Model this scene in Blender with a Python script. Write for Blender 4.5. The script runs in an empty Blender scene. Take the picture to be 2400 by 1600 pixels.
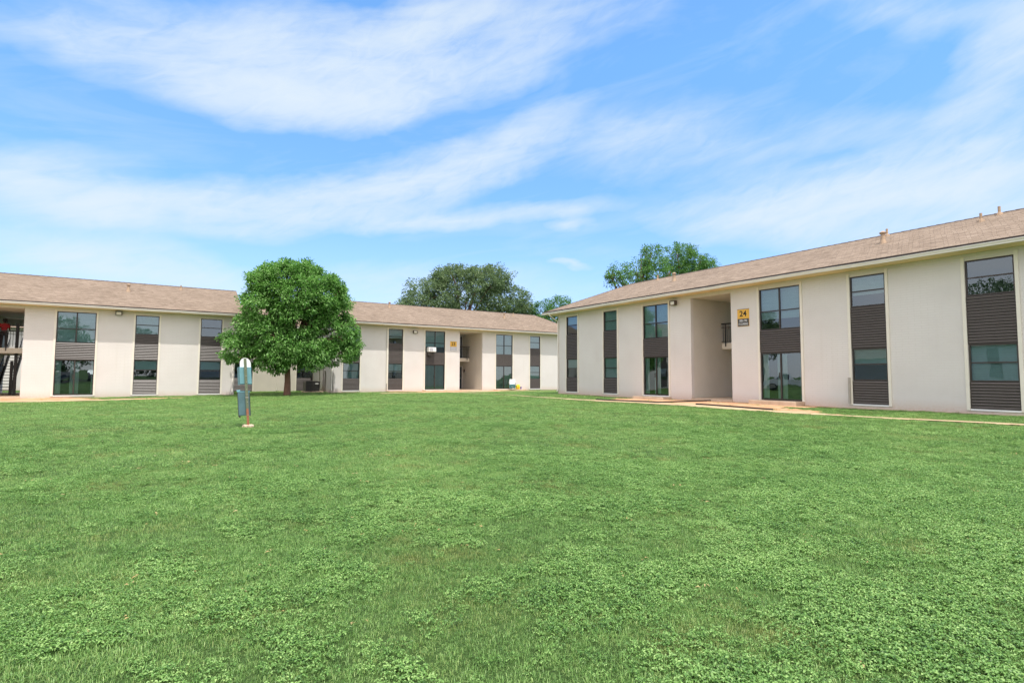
import bpy, bmesh, math, random
import numpy as np
from mathutils import Vector, Matrix
R_ = math.radians
scene = bpy.context.scene
COL = scene.collection
random.seed(7)

# ------------------------------------------------------------------ camera
CAM_H = 1.3
PITCH, ROLL, YAW = 0.06266, 0.00491, 0.567927
F_ = Vector((math.sin(YAW)*math.cos(PITCH), math.cos(YAW)*math.cos(PITCH), math.sin(PITCH)))
Rt = Vector((math.cos(YAW), -math.sin(YAW), 0))
Up = Rt.cross(F_)
R2 = Rt*math.cos(ROLL)+Up*math.sin(ROLL)
U2 = -Rt*math.sin(ROLL)+Up*math.cos(ROLL)
cd = bpy.data.cameras.new('camera')
cam = bpy.data.objects.new('camera', cd)
COL.objects.link(cam)
cd.sensor_width = 36
cd.lens = 19.238
cd.clip_end = 3000
cam.matrix_world = Matrix(((R2.x, U2.x, -F_.x, 0), (R2.y, U2.y, -F_.y, 0), (R2.z, U2.z, -F_.z, CAM_H), (0, 0, 0, 1)))
scene.camera = cam

# ------------------------------------------------------------------ light
scene.view_settings.view_transform = 'Standard'
scene.view_settings.look = 'None'
scene.view_settings.exposure = 0.95
SUN = Vector((-0.03, -0.408, 1)).normalized()
sl = bpy.data.lights.new('sun', 'SUN')
sl.energy = 2.1
sl.angle = R_(0.5)
sl.color = (1.0, 0.955, 0.89)
so = bpy.data.objects.new('sun', sl)
COL.objects.link(so)
so.rotation_euler = SUN.to_track_quat('Z', 'Y').to_euler()
so.location = (0, 0, 60)

world = bpy.data.worlds.new('World')
scene.world = world
world.use_nodes = True

def build_world():
    nt = world.node_tree
    nt.nodes.clear()
    N = lambda t, **k: mk(nt, t, **k)
    L = nt.links.new
    out = N('ShaderNodeOutputWorld')
    bg = N('ShaderNodeBackground')
    bg.inputs['Strength'].default_value = 0.15
    sky = N('ShaderNodeTexSky', sky_type='NISHITA', sun_disc=False)
    sky.sun_elevation = math.asin(SUN.z)
    sky.sun_rotation = math.atan2(SUN.x, SUN.y)
    sky.air_density = 1.0
    sky.dust_density = 0.4
    sky.ozone_density = 1.6
    tc = N('ShaderNodeTexCoord')
    sep = N('ShaderNodeSeparateXYZ')
    L(tc.outputs['Generated'], sep.inputs[0])
    def M(op, a, b=None, c=None):
        n = N('ShaderNodeMath', operation=op)
        for i, v in enumerate((a, b, c)):
            if v is None: continue
            if hasattr(v, 'links'): L(v, n.inputs[i])
            else: n.inputs[i].default_value = v
        return n.outputs[0]
    az = M('MULTIPLY', M('ARCTAN2', sep.outputs[0], sep.outputs[1]), 57.2958)
    el = M('MULTIPLY', M('ARCSINE', sep.outputs[2]), 57.2958)
    cb = N('ShaderNodeCombineXYZ')
    L(az, cb.inputs[0]); L(el, cb.inputs[1])
    # warp
    def noise(scale, detail, rough, sx, sy, rot, dist=0.0, off=0.0):
        mp = N('ShaderNodeMapping', vector_type='TEXTURE')
        mp.inputs['Rotation'].default_value = (0, 0, R_(rot))
        mp.inputs['Scale'].default_value = (sx, sy, 1)
        mp.inputs['Location'].default_value = (off, off*1.7, 0)
        L(cb.outputs[0], mp.inputs[0])
        n = N('ShaderNodeTexNoise', noise_dimensions='2D')
        n.inputs['Scale'].default_value = scale
        n.inputs['Detail'].default_value = detail
        n.inputs['Roughness'].default_value = rough
        n.inputs['Distortion'].default_value = dist
        L(mp.outputs[0], n.inputs['Vector'])
        return n
    wn = noise(0.16, 4, 0.55, 2.0, 1.0, 8)
    sub = N('ShaderNodeVectorMath', operation='SUBTRACT')
    L(wn.outputs['Color'], sub.inputs[0]); sub.inputs[1].default_value = (0.5, 0.5, 0.5)
    scl = N('ShaderNodeVectorMath', operation='MULTIPLY')
    L(sub.outputs[0], scl.inputs[0]); scl.inputs[1].default_value = (9, 3.6, 0)
    uv = N('ShaderNodeVectorMath', operation='ADD')
    L(cb.outputs[0], uv.inputs[0]); L(scl.outputs[0], uv.inputs[1])
    blobs = [(5.2,25.3,11.8,1.9,0,1.0),(12.9,28.2,11.2,3.3,9,0.85),(23.7,28.5,13.0,2.4,14,1.25),(22.3,32.1,9.3,2.3,24,1.05),(8.0,30.1,10.4,2.0,7,0.45),
      (-7.4,26.4,7.1,1.1,8,0.65),(0.5,28.9,8.5,1.6,1,0.42),(-4.5,14.4,8.7,2.0,5,0.75),(8.9,16.1,14.6,2.0,7,0.95),(21.2,19.3,11.9,1.9,15,0.95),
      (31.5,22.9,8.5,1.7,23,0.80),(25.7,16.2,16.0,1.0,5,0.75),(-9.2,15.4,6.9,1.5,19,0.50),(-5.8,9.7,8.2,1.7,-2,0.80),(4,8.2,9,1.5,-4,0.5),(65.0,16.6,11.0,1.9,-1,1.0),
      (57.9,14.4,8.2,1.8,-9,0.95),(71.5,14.4,8.9,3.7,-5,0.85),(72.5,18.8,6.6,2.2,-11,0.55),(75.4,24.1,2.9,4.7,-19,0.65),(40.1,15.7,2.1,0.6,6,0.50),
      (37.9,11.3,1.4,0.3,-1,0.60),(34.7,33.9,11.9,2.1,5,0.50),(45.9,23.6,11.1,2.3,4,0.30),(23.6,8.6,12.3,2.0,2,0.40),(54.2,21.9,11.8,2.3,-2,0.30),
      (69.2,28.8,7.1,1.4,-22,0.35),(38.4,17.1,2.7,0.5,-6,0.40),
      (-60,25,25,8,10,.6),(-110,30,30,9,0,.6),(150,25,35,8,0,.5),(110,20,25,7,0,.5),(-150,20,25,6,0,.5)]
    total = None
    for (a, e, rx, ry, rot, s) in blobs:
        mp = N('ShaderNodeMapping', vector_type='TEXTURE')
        mp.inputs['Location'].default_value = (a, e, 0)
        mp.inputs['Rotation'].default_value = (0, 0, R_(rot))
        mp.inputs['Scale'].default_value = (rx*1.45, ry*1.6, 1)
        L(uv.outputs[0], mp.inputs[0])
        g = N('ShaderNodeTexGradient', gradient_type='QUADRATIC_SPHERE')
        L(mp.outputs[0], g.inputs[0])
        # soften: 1-(1-r)^2 style plateau from quadratic
        v = M('MULTIPLY', M('POWER', g.outputs['Fac'], 0.62), s)
        total = v if total is None else M('ADD', total, v)
    n1 = noise(0.30, 8, 0.60, 5.0, 1.0, 10, 0.4, 3.0)
    n2 = noise(0.9, 7, 0.62, 3.0, 1.0, 24, 0.6, 11.0)
    tex = M('ADD', M('MULTIPLY', n1.outputs['Fac'], 1.45), M('MULTIPLY', n2.outputs['Fac'], 0.95))   # mean ~1.1
    tex = M('SUBTRACT', tex, 0.35)
    dens = M('MULTIPLY', M('POWER', M('MINIMUM', total, 1.02), 0.85), tex)
    # faint veil everywhere, more towards the horizon
    veil = M('MULTIPLY', M('MAXIMUM', M('SUBTRACT', n1.outputs['Fac'], 0.45), 0.0), 0.45)
    hz = M('MULTIPLY', M('POWER', M('MAXIMUM', M('SUBTRACT', 1.0, M('DIVIDE', el, 22.0)), 0.0), 2.0), 0.38)
    dens = M('ADD', M('ADD', dens, veil), hz)
    # thin bright cloud sheet added above the view to whiten ambient light
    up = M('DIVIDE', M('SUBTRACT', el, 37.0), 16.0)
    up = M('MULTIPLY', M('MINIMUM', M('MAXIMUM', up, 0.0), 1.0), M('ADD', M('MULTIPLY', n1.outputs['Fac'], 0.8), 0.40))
    # white cloud added in unseen directions to lift and warm ambient light
    fill_bank = M('MULTIPLY', M('SUBTRACT', 0.30, M('COSINE', M('MULTIPLY', M('SUBTRACT', az, 32.5), 0.0174533))), 2.2)
    fill_bank = M('MINIMUM', M('MAXIMUM', fill_bank, 0.0), 1.0)
    dens = M('MAXIMUM', M('MAXIMUM', dens, up), M('MULTIPLY', fill_bank, M('ADD', M('MULTIPLY', n1.outputs['Fac'], 0.7), 0.42)))
    dens = M('MAXIMUM', M('SUBTRACT', dens, 0.02), 0.0)
    dens = M('MULTIPLY', M('SUBTRACT', 1.0, M('EXPONENT', M('MULTIPLY', dens, -1.65))), 0.97)
    tint = N('ShaderNodeMix', data_type='RGBA', blend_type='MULTIPLY')
    tint.inputs['Factor'].default_value = 1.0
    L(sky.outputs[0], tint.inputs['A'])
    lo = N('ShaderNodeMix', data_type='RGBA')
    L(M('MINIMUM', M('MAXIMUM', M('DIVIDE', el, 30.0), 0.0), 1.0), lo.inputs['Factor'])
    lo.inputs['A'].default_value = SKY_LOW; lo.inputs['B'].default_value = SKY_TINT
    L(lo.outputs['Result'], tint.inputs['B'])
    mix = N('ShaderNodeMix', data_type='RGBA')
    L(dens, mix.inputs['Factor'])
    L(tint.outputs['Result'], mix.inputs['A'])
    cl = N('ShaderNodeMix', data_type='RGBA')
    L(M('MAXIMUM', fill_bank, M('MINIMUM', M('MAXIMUM', M('DIVIDE', M('SUBTRACT', el, 37.0), 20.0), 0.0), 1.0)), cl.inputs['Factor'])
    cl.inputs['A'].default_value = CLOUD; cl.inputs['B'].default_value = FILL_CLOUD
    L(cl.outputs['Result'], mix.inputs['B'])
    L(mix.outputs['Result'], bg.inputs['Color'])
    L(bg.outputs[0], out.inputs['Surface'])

SKY_TINT = (0.65, 0.94, 1.10, 1)
SKY_LOW = (0.46, 0.535, 0.87, 1)
CLOUD = (2.8, 3.14, 3.4, 1)
FILL_CLOUD = (7.6, 6.75, 6.1, 1)  # colour of the added out-of-view cloud, bright and warm as ambient fill

# ------------------------------------------------------------------ node helpers
def mk(nt, t, **k):
    n = nt.nodes.new(t)
    for a, v in k.items(): setattr(n, a, v)
    return n

def new_mat(name):
    m = bpy.data.materials.new(name)
    m.use_nodes = True
    nt = m.node_tree
    b = nt.nodes['Principled BSDF']
    return m, nt, b

def simple(name, col, rough=0.6, metal=0.0, spec=0.4, var=0.12, scale=6.0, bump=0.0, bscale=60.0):
    """paint-like material with a little noise in colour and roughness"""
    m, nt, b = new_mat(name)
    L = nt.links.new
    tc = mk(nt, 'ShaderNodeTexCoord')
    n = mk(nt, 'ShaderNodeTexNoise'); n.inputs['Scale'].default_value = scale; n.inputs['Detail'].default_value = 6
    L(tc.outputs['Object'], n.inputs['Vector'])
    mx = mk(nt, 'ShaderNodeMix', data_type='RGBA')
    mx.inputs['A'].default_value = (*[c*(1-var) for c in col], 1)
    mx.inputs['B'].default_value = (*[min(1, c*(1+var)) for c in col], 1)
    L(n.outputs['Fac'], mx.inputs['Factor'])
    L(mx.outputs['Result'], b.inputs['Base Color'])
    b.inputs['Roughness'].default_value = rough
    b.inputs['Metallic'].default_value = metal
    b.inputs['Specular IOR Level'].default_value = spec
    if bump:
        n2 = mk(nt, 'ShaderNodeTexNoise'); n2.inputs['Scale'].default_value = bscale; n2.inputs['Detail'].default_value = 4
        L(tc.outputs['Object'], n2.inputs['Vector'])
        bp = mk(nt, 'ShaderNodeBump'); bp.inputs['Strength'].default_value = bump; bp.inputs['Distance'].default_value = 0.02
        L(n2.outputs['Fac'], bp.inputs['Height']); L(bp.outputs[0], b.inputs['Normal'])
    return m

def mathn(nt, op, a, b=None, c=None, clamp=False):
    n = mk(nt, 'ShaderNodeMath', operation=op)
    n.use_clamp = clamp
    for i, v in enumerate((a, b, c)):
        if v is None: continue
        if hasattr(v, 'links'): nt.links.new(v, n.inputs[i])
        else: n.inputs[i].default_value = v
    return n.outputs[0]

def ramp(nt, fac, stops):
    r = mk(nt, 'ShaderNodeValToRGB')
    e = r.color_ramp.elements
    while len(e) > 1: e.remove(e[-1])
    e[0].position = stops[0][0]; e[0].color = (*stops[0][1], 1)
    for p, c in stops[1:]:
        x = e.new(p); x.color = (*c, 1)
    nt.links.new(fac, r.inputs[0])
    return r.outputs[0]

build_world()

# ------------------------------------------------------------------ materials
def wall_material():
    m, nt, b = new_mat('painted_brick')
    L = nt.links.new
    tc = mk(nt, 'ShaderNodeTexCoord')
    s = mk(nt, 'ShaderNodeSeparateXYZ'); L(tc.outputs['Object'], s.inputs[0])
    cb = mk(nt, 'ShaderNodeCombineXYZ')
    L(mathn(nt, 'ADD', s.outputs[0], s.outputs[1]), cb.inputs[0]); L(s.outputs[2], cb.inputs[1])
    nz = mk(nt, 'ShaderNodeTexNoise'); nz.inputs['Scale'].default_value = 3.0; nz.inputs['Detail'].default_value = 3
    L(cb.outputs[0], nz.inputs['Vector'])
    wv = mk(nt, 'ShaderNodeMix', data_type='RGBA', blend_type='LINEAR_LIGHT'); wv.inputs['Factor'].default_value = 0.006
    L(cb.outputs[0], wv.inputs['A']); L(nz.outputs['Color'], wv.inputs['B'])
    br = mk(nt, 'ShaderNodeTexBrick')
    br.inputs['Scale'].default_value = 1.0
    br.inputs['Brick Width'].default_value = 0.41
    br.inputs['Row Height'].default_value = 0.088
    br.inputs['Mortar Size'].default_value = 0.008
    br.inputs['Mortar Smooth'].default_value = 0.5
    br.inputs['Color1'].default_value = (0.55, 0.55, 0.55, 1); br.inputs['Color2'].default_value = (0.42, 0.42, 0.42, 1)
    br.inputs['Mortar'].default_value = (0.0, 0.0, 0.0, 1)
    L(wv.outputs['Result'], br.inputs['Vector'])
    # patches where the courses show more (paint thickness differs)
    n1 = mk(nt, 'ShaderNodeTexNoise'); n1.inputs['Scale'].default_value = 0.7; n1.inputs['Detail'].default_value = 5
    L(cb.outputs[0], n1.inputs['Vector'])
    n2 = mk(nt, 'ShaderNodeTexNoise'); n2.inputs['Scale'].default_value = 14; n2.inputs['Detail'].default_value = 6
    L(cb.outputs[0], n2.inputs['Vector'])
    # colour
    base = ramp(nt, n1.outputs['Fac'], [(0.3, (0.655, 0.61, 0.57)), (0.7, (0.72, 0.682, 0.642))])
    # vertical streak stains
    mp = mk(nt, 'ShaderNodeMapping'); mp.inputs['Scale'].default_value = (3.2, 0.25, 1); L(cb.outputs[0], mp.inputs[0])
    n3 = mk(nt, 'ShaderNodeTexNoise'); n3.inputs['Scale'].default_value = 1.0; n3.inputs['Detail'].default_value = 5
    L(mp.outputs[0], n3.inputs['Vector'])
    streak = mathn(nt, 'MULTIPLY', mathn(nt, 'SUBTRACT', n3.outputs['Fac'], 0.58, clamp=True), 0.8, clamp=True)
    mx = mk(nt, 'ShaderNodeMix', data_type='RGBA'); L(streak, mx.inputs['Factor']); L(base, mx.inputs['A']); mx.inputs['B'].default_value = (0.56, 0.50, 0.40, 1)
    # red soil splash near the ground: its own ragged shape
    hgt = mathn(nt, 'SUBTRACT', 1.0, mathn(nt, 'DIVIDE', mathn(nt, 'ADD', s.outputs[2], 0.2), mathn(nt, 'ADD', mathn(nt, 'MULTIPLY', n1.outputs['Fac'], 0.95), 0.08)), clamp=True)
    dirt = mathn(nt, 'MULTIPLY', mathn(nt, 'POWER', hgt, 1.6), mathn(nt, 'ADD', mathn(nt, 'MULTIPLY', n2.outputs['Fac'], 0.9), 0.15), clamp=True)
    mx2 = mk(nt, 'ShaderNodeMix', data_type='RGBA'); L(dirt, mx2.inputs['Factor']); L(mx.outputs['Result'], mx2.inputs['A']); mx2.inputs['B'].default_value = (0.55, 0.36, 0.22, 1)
    # mortar joints slightly darker where paint is thin
    thin = mathn(nt, 'MULTIPLY', mathn(nt, 'MULTIPLY', br.outputs['Fac'], mathn(nt, 'SUBTRACT', n1.outputs['Fac'], 0.42, clamp=True)), 1.1, clamp=True)
    mx3 = mk(nt, 'ShaderNodeMix', data_type='RGBA'); L(thin, mx3.inputs['Factor']); L(mx2.outputs['Result'], mx3.inputs['A']); mx3.inputs['B'].default_value = (0.42, 0.37, 0.31, 1)
    L(mx3.outputs['Result'], b.inputs['Base Color'])
    b.inputs['Roughness'].default_value = 0.75
    hsum = mathn(nt, 'ADD', br.outputs['Color'], mathn(nt, 'MULTIPLY', n2.outputs['Fac'], 0.35))
    bp = mk(nt, 'ShaderNodeBump'); bp.inputs['Strength'].default_value = 0.5; bp.inputs['Distance'].default_value = 0.012
    L(hsum, bp.inputs['Height']); L(bp.outputs[0], b.inputs['Normal'])
    return m

def stucco_material():
    return simple('smooth_cream_wall', (0.64, 0.59, 0.51), 0.8, var=0.10, scale=1.2, bump=0.2, bscale=90)

def roof_material():
    m, nt, b = new_mat('asphalt_shingle')
    L = nt.links.new
    tc = mk(nt, 'ShaderNodeTexCoord')
    s = mk(nt, 'ShaderNodeSeparateXYZ'); L(tc.outputs['Object'], s.inputs[0])
    geo = mk(nt, 'ShaderNodeNewGeometry')
    cb = mk(nt, 'ShaderNodeCombineXYZ')
    # along the slope = z / sin(pitch); across = x (front slope) or x+y (hips)
    L(mathn(nt, 'ADD', s.outputs[0], mathn(nt, 'MULTIPLY', s.outputs[1], 0.37)), cb.inputs[0])
    L(mathn(nt, 'MULTIPLY', s.outputs[2], 2.5), cb.inputs[1])
    nz = mk(nt, 'ShaderNodeTexNoise'); nz.inputs['Scale'].default_value = 0.9; nz.inputs['Detail'].default_value = 4
    L(cb.outputs[0], nz.inputs['Vector'])
    wv = mk(nt, 'ShaderNodeMix', data_type='RGBA', blend_type='LINEAR_LIGHT'); wv.inputs['Factor'].default_value = 0.10
    L(cb.outputs[0], wv.inputs['A']); L(nz.outputs['Color'], wv.inputs['B'])
    br = mk(nt, 'ShaderNodeTexBrick')
    br.offset = 0.37
    br.inputs['Scale'].default_value = 1.0
    br.inputs['Brick Width'].default_value = 0.34
    br.inputs['Row Height'].default_value = 0.145
    br.inputs['Mortar Size'].default_value = 0.009
    br.inputs['Mortar Smooth'].default_value = 0.3
    br.inputs['Bias'].default_value = 0.0
    br.inputs['Color1'].default_value = (0, 0, 0, 1); br.inputs['Color2'].default_value = (1, 1, 1, 1); br.inputs['Mortar'].default_value = (0.25, 0.25, 0.25, 1)
    L(wv.outputs['Result'], br.inputs['Vector'])
    n1 = mk(nt, 'ShaderNodeTexNoise'); n1.inputs['Scale'].default_value = 0.55; n1.inputs['Detail'].default_value = 5
    L(tc.outputs['Object'], n1.inputs['Vector'])
    n2 = mk(nt, 'ShaderNodeTexNoise'); n2.inputs['Scale'].default_value = 35; n2.inputs['Detail'].default_value = 4
    L(tc.outputs['Object'], n2.inputs['Vector'])
    mpf = mk(nt, 'ShaderNodeMapping'); mpf.inputs['Scale'].default_value = (2.6, 10.0, 1); L(wv.outputs['Result'], mpf.inputs[0])
    n5 = mk(nt, 'ShaderNodeTexNoise', noise_dimensions='2D'); n5.inputs['Scale'].default_value = 1.0; n5.inputs['Detail'].default_value = 5; n5.inputs['Roughness'].default_value = 0.62; n5.inputs['Distortion'].default_value = 0.8
    L(mpf.outputs[0], n5.inputs['Vector'])
    f = mathn(nt, 'ADD', mathn(nt, 'MULTIPLY', br.outputs['Color'], 0.13), mathn(nt, 'ADD', mathn(nt, 'MULTIPLY', n5.outputs['Fac'], 0.62), mathn(nt, 'ADD', mathn(nt, 'MULTIPLY', n1.outputs['Fac'], 0.22), mathn(nt, 'MULTIPLY', n2.outputs['Fac'], 0.15))))
    col = ramp(nt, f, [(0.30, (0.120, 0.090, 0.066)), (0.54, (0.240, 0.184, 0.136)), (0.8, (0.37, 0.295, 0.228))])
    dk = mk(nt, 'ShaderNodeMix', data_type='RGBA'); L(mathn(nt, 'MULTIPLY', br.outputs['Fac'], 0.22), dk.inputs['Factor']); L(col, dk.inputs['A']); dk.inputs['B'].default_value = (0.12, 0.085, 0.065, 1)
    L(dk.outputs['Result'], b.inputs['Base Color'])
    b.inputs['Roughness'].default_value = 0.95
    b.inputs['Specular IOR Level'].default_value = 0.2
    h = mathn(nt, 'ADD', mathn(nt, 'MULTIPLY', br.outputs['Fac'], -1.0), mathn(nt, 'ADD', mathn(nt, 'MULTIPLY', br.outputs['Color'], 0.6), mathn(nt, 'MULTIPLY', n2.outputs['Fac'], 0.4)))
    bp = mk(nt, 'ShaderNodeBump'); bp.inputs['Strength'].default_value = 0.8; bp.inputs['Distance'].default_value = 0.02
    L(h, bp.inputs['Height']); L(bp.outputs[0], b.inputs['Normal'])
    return m

def glass_material(name, tint, refl=0.10, scale=0.75):
    m = bpy.data.materials.new(name); m.use_nodes = True
    nt = m.node_tree; nt.nodes.clear(); L = nt.links.new
    out = mk(nt, 'ShaderNodeOutputMaterial')
    tr = mk(nt, 'ShaderNodeBsdfTransparent'); tr.inputs[0].default_value = (*tint, 1)
    gl = mk(nt, 'ShaderNodeBsdfGlossy'); gl.inputs['Roughness'].default_value = 0.0; gl.inputs[0].default_value = (0.76, 0.90, 0.98, 1)
    fr = mk(nt, 'ShaderNodeFresnel'); fr.inputs[0].default_value = 1.5
    tc = mk(nt, 'ShaderNodeTexCoord')
    n = mk(nt, 'ShaderNodeTexNoise'); n.inputs['Scale'].default_value = 0.9; n.inputs['Detail'].default_value = 2
    L(tc.outputs['Object'], n.inputs['Vector'])
    bp = mk(nt, 'ShaderNodeBump'); bp.inputs['Strength'].default_value = 0.045; bp.inputs['Distance'].default_value = 0.06
    L(n.outputs['Fac'], bp.inputs['Height']); L(bp.outputs[0], gl.inputs['Normal'])
    f = mathn(nt, 'ADD', mathn(nt, 'MULTIPLY', fr.outputs[0], scale*2.2), refl, clamp=True)
    mx = mk(nt, 'ShaderNodeMixShader')
    L(f, mx.inputs[0]); L(tr.outputs[0], mx.inputs[1]); L(gl.outputs[0], mx.inputs[2]); L(mx.outputs[0], out.inputs[0])
    return m

def soil_material(name, c1, c2, c3):
    m, nt, b = new_mat(name); L = nt.links.new
    tc = mk(nt, 'ShaderNodeTexCoord')
    n1 = mk(nt, 'ShaderNodeTexNoise'); n1.inputs['Scale'].default_value = 1.1; n1.inputs['Detail'].default_value = 8; n1.inputs['Roughness'].default_value = 0.65
    n2 = mk(nt, 'ShaderNodeTexNoise'); n2.inputs['Scale'].default_value = 22; n2.inputs['Detail'].default_value = 6
    for n in (n1, n2): L(tc.outputs['Object'], n.inputs['Vector'])
    f = mathn(nt, 'ADD', mathn(nt, 'MULTIPLY', n1.outputs['Fac'], 0.75), mathn(nt, 'MULTIPLY', n2.outputs['Fac'], 0.25))
    L(ramp(nt, f, [(0.32, c1), (0.5, c2), (0.68, c3)]), b.inputs['Base Color'])
    b.inputs['Roughness'].default_value = 0.95; b.inputs['Specular IOR Level'].default_value = 0.15
    bp = mk(nt, 'ShaderNodeBump'); bp.inputs['Strength'].default_value = 0.6; bp.inputs['Distance'].default_value = 0.03
    L(f, bp.inputs['Height']); L(bp.outputs[0], b.inputs['Normal'])
    return m

def leaf_material(name, c_lo, c_mid, c_hi, trans=0.35, nscale=0.5, tip=None, instanced=False):
    m, nt, b = new_mat(name); L = nt.links.new
    geo = mk(nt, 'ShaderNodeNewGeometry')
    n = mk(nt, 'ShaderNodeTexNoise'); n.inputs['Scale'].default_value = nscale; n.inputs['Detail'].default_value = 4
    L(geo.outputs['Position'], n.inputs['Vector'])
    rnd = geo.outputs['Random Per Island']
    f = mathn(nt, 'ADD', mathn(nt, 'MULTIPLY', rnd, 0.55), mathn(nt, 'MULTIPLY', n.outputs['Fac'], 0.6))
    if instanced:
        oi = mk(nt, 'ShaderNodeObjectInfo')
        f = mathn(nt, 'ADD', mathn(nt, 'MULTIPLY', f, 0.72), mathn(nt, 'MULTIPLY', oi.outputs['Random'], 0.28))
    col = ramp(nt, f, [(0.18, c_lo), (0.55, c_mid), (0.95, c_hi)])
    if tip is not None:     # dry straw-coloured patches
        n4 = mk(nt, 'ShaderNodeTexNoise'); n4.inputs['Scale'].default_value = 0.85; n4.inputs['Detail'].default_value = 7; n4.inputs['Roughness'].default_value = 0.7
        L(geo.outputs['Position'], n4.inputs['Vector'])
        k = mathn(nt, 'MULTIPLY', mathn(nt, 'SUBTRACT', mathn(nt, 'ADD', n4.outputs['Fac'], mathn(nt, 'MULTIPLY', rnd, 0.16)), 0.60, clamp=True), 4.0, clamp=True)
        mx = mk(nt, 'ShaderNodeMix', data_type='RGBA'); L(mathn(nt, 'MULTIPLY', k, 0.75), mx.inputs['Factor']); L(col, mx.inputs['A']); mx.inputs['B'].default_value = (*tip, 1)
        col = mx.outputs['Result']
    L(col, b.inputs['Base Color'])
    b.inputs['Roughness'].default_value = 0.42
    b.inputs['Specular IOR Level'].default_value = 0.45
    t = mk(nt, 'ShaderNodeBsdfTranslucent'); L(col, t.inputs['Color'])
    mxs = mk(nt, 'ShaderNodeMixShader'); mxs.inputs[0].default_value = trans
    out = nt.nodes['Material Output']
    L(b.outputs[0], mxs.inputs[1]); L(t.outputs[0], mxs.inputs[2]); L(mxs.outputs[0], out.inputs[0])
    return m

def lawn_material():
    m, nt, b = new_mat('lawn_base'); L = nt.links.new
    geo = mk(nt, 'ShaderNodeNewGeometry')
    def nz(s, d, r=0.55):
        n = mk(nt, 'ShaderNodeTexNoise'); n.inputs['Scale'].default_value = s; n.inputs['Detail'].default_value = d; n.inputs['Roughness'].default_value = r
        L(geo.outputs['Position'], n.inputs['Vector']); return n.outputs['Fac']
    f = mathn(nt, 'ADD', mathn(nt, 'MULTIPLY', nz(0.35, 6), 0.5), mathn(nt, 'MULTIPLY', nz(9, 8, 0.7), 0.5))
    col = ramp(nt, f, [(0.3, (0.034, 0.062, 0.018)), (0.5, (0.066, 0.120, 0.033)), (0.7, (0.125, 0.195, 0.06))])
    k = mathn(nt, 'MULTIPLY', mathn(nt, 'SUBTRACT', nz(0.85, 7, 0.7), 0.62, clamp=True), 4.0, clamp=True)
    mx = mk(nt, 'ShaderNodeMix', data_type='RGBA'); L(mathn(nt, 'MULTIPLY', k, 0.7), mx.inputs['Factor']); L(col, mx.inputs['A']); mx.inputs['B'].default_value = (0.22, 0.19, 0.075, 1)
    L(mx.outputs['Result'], b.inputs['Base Color'])
    b.inputs['Roughness'].default_value = 0.95; b.inputs['Specular IOR Level'].default_value = 0.1
    bp = mk(nt, 'ShaderNodeBump'); bp.inputs['Strength'].default_value = 0.9; bp.inputs['Distance'].default_value = 0.05
    L(nz(30, 6, 0.7), bp.inputs['Height']); L(bp.outputs[0], b.inputs['Normal'])
    return m

M = {}
M['wall'] = wall_material()
M['stucco'] = stucco_material()
M['trim'] = simple('cream_trim_paint', (0.77, 0.715, 0.61), 0.55, var=0.08, scale=3)
M['soffit'] = simple('cream_soffit_paint', (0.86, 0.67, 0.40), 0.7, var=0.07, scale=2)
M['gutter'] = simple('gutter_enamel', (0.78, 0.73, 0.655), 0.45, var=0.10, scale=2.5)
M['roof'] = roof_material()
M['ridge'] = simple('dark_ridge_cap', (0.095, 0.072, 0.06), 0.9, var=0.3)  # cap colour darker than the roof, drawing a dark ridge line
M['drip'] = simple('dark_drip_edge', (0.045, 0.035, 0.03), 0.7)
M['louver'] = simple('brown_louver_paint', (0.058, 0.047, 0.040), 0.42, var=0.2, scale=4)
M['ledge'] = simple('glossy_sunlit_louver_edge', (0.12, 0.102, 0.092), 0.36, spec=0.5, var=0.25, scale=5)  # paler than the slats: sun catching the edges, put into the colour
M['frame'] = simple('dark_bronze_frame', (0.055, 0.045, 0.04), 0.4, metal=0.3, var=0.15)
M['rail'] = simple('black_rail_paint', (0.02, 0.016, 0.014), 0.45)
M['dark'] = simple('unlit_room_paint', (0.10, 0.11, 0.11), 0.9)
M['blind'] = simple('pale_blind', (0.62, 0.70, 0.68), 0.6, var=0.08)
M['curtain'] = simple('grey_vertical_blind', (0.50, 0.60, 0.58), 0.7, var=0.18, scale=2)
M['glass'] = glass_material('tinted_window_glass', (0.52, 0.65, 0.65), 0.07, 0.72)
M['glassdoor'] = glass_material('door_glass', (0.52, 0.64, 0.62), 0.09, 0.70)
M['concrete'] = soil_material('stained_concrete', (0.40, 0.30, 0.21), (0.56, 0.43, 0.31), (0.64, 0.52, 0.39))
M['path'] = soil_material('path_concrete', (0.36, 0.27, 0.155), (0.47, 0.36, 0.22), (0.56, 0.45, 0.29))
M['soil'] = soil_material('red_soil', (0.38, 0.19, 0.10), (0.56, 0.33, 0.19), (0.66, 0.44, 0.27))
M['lawn'] = lawn_material()
M['bark'] = simple('brown_bark', (0.17, 0.092, 0.06), 0.9, var=0.4, scale=5, bump=0.9, bscale=22)
M['lens'] = simple('lamp_lens', (0.80, 0.76, 0.66), 0.25)
M['lampbox'] = simple('lamp_housing', (0.10, 0.075, 0.055), 0.5)
M['yellow'] = simple('sign_yellow', (0.74, 0.42, 0.06), 0.5, var=0.06)
M['signdark'] = simple('sign_dark_grey', (0.075, 0.068, 0.06), 0.5)
M['signgrey'] = simple('faded_grey_panel', (0.46, 0.45, 0.47), 0.6, var=0.2, scale=9)
M['black'] = simple('black_lettering', (0.012, 0.010, 0.009), 0.6)
M['white'] = simple('white_paint', (0.80, 0.79, 0.77), 0.5, var=0.05)
M['teal'] = simple('teal_enamel', (0.17, 0.36, 0.40), 0.4, var=0.25, scale=5)
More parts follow.
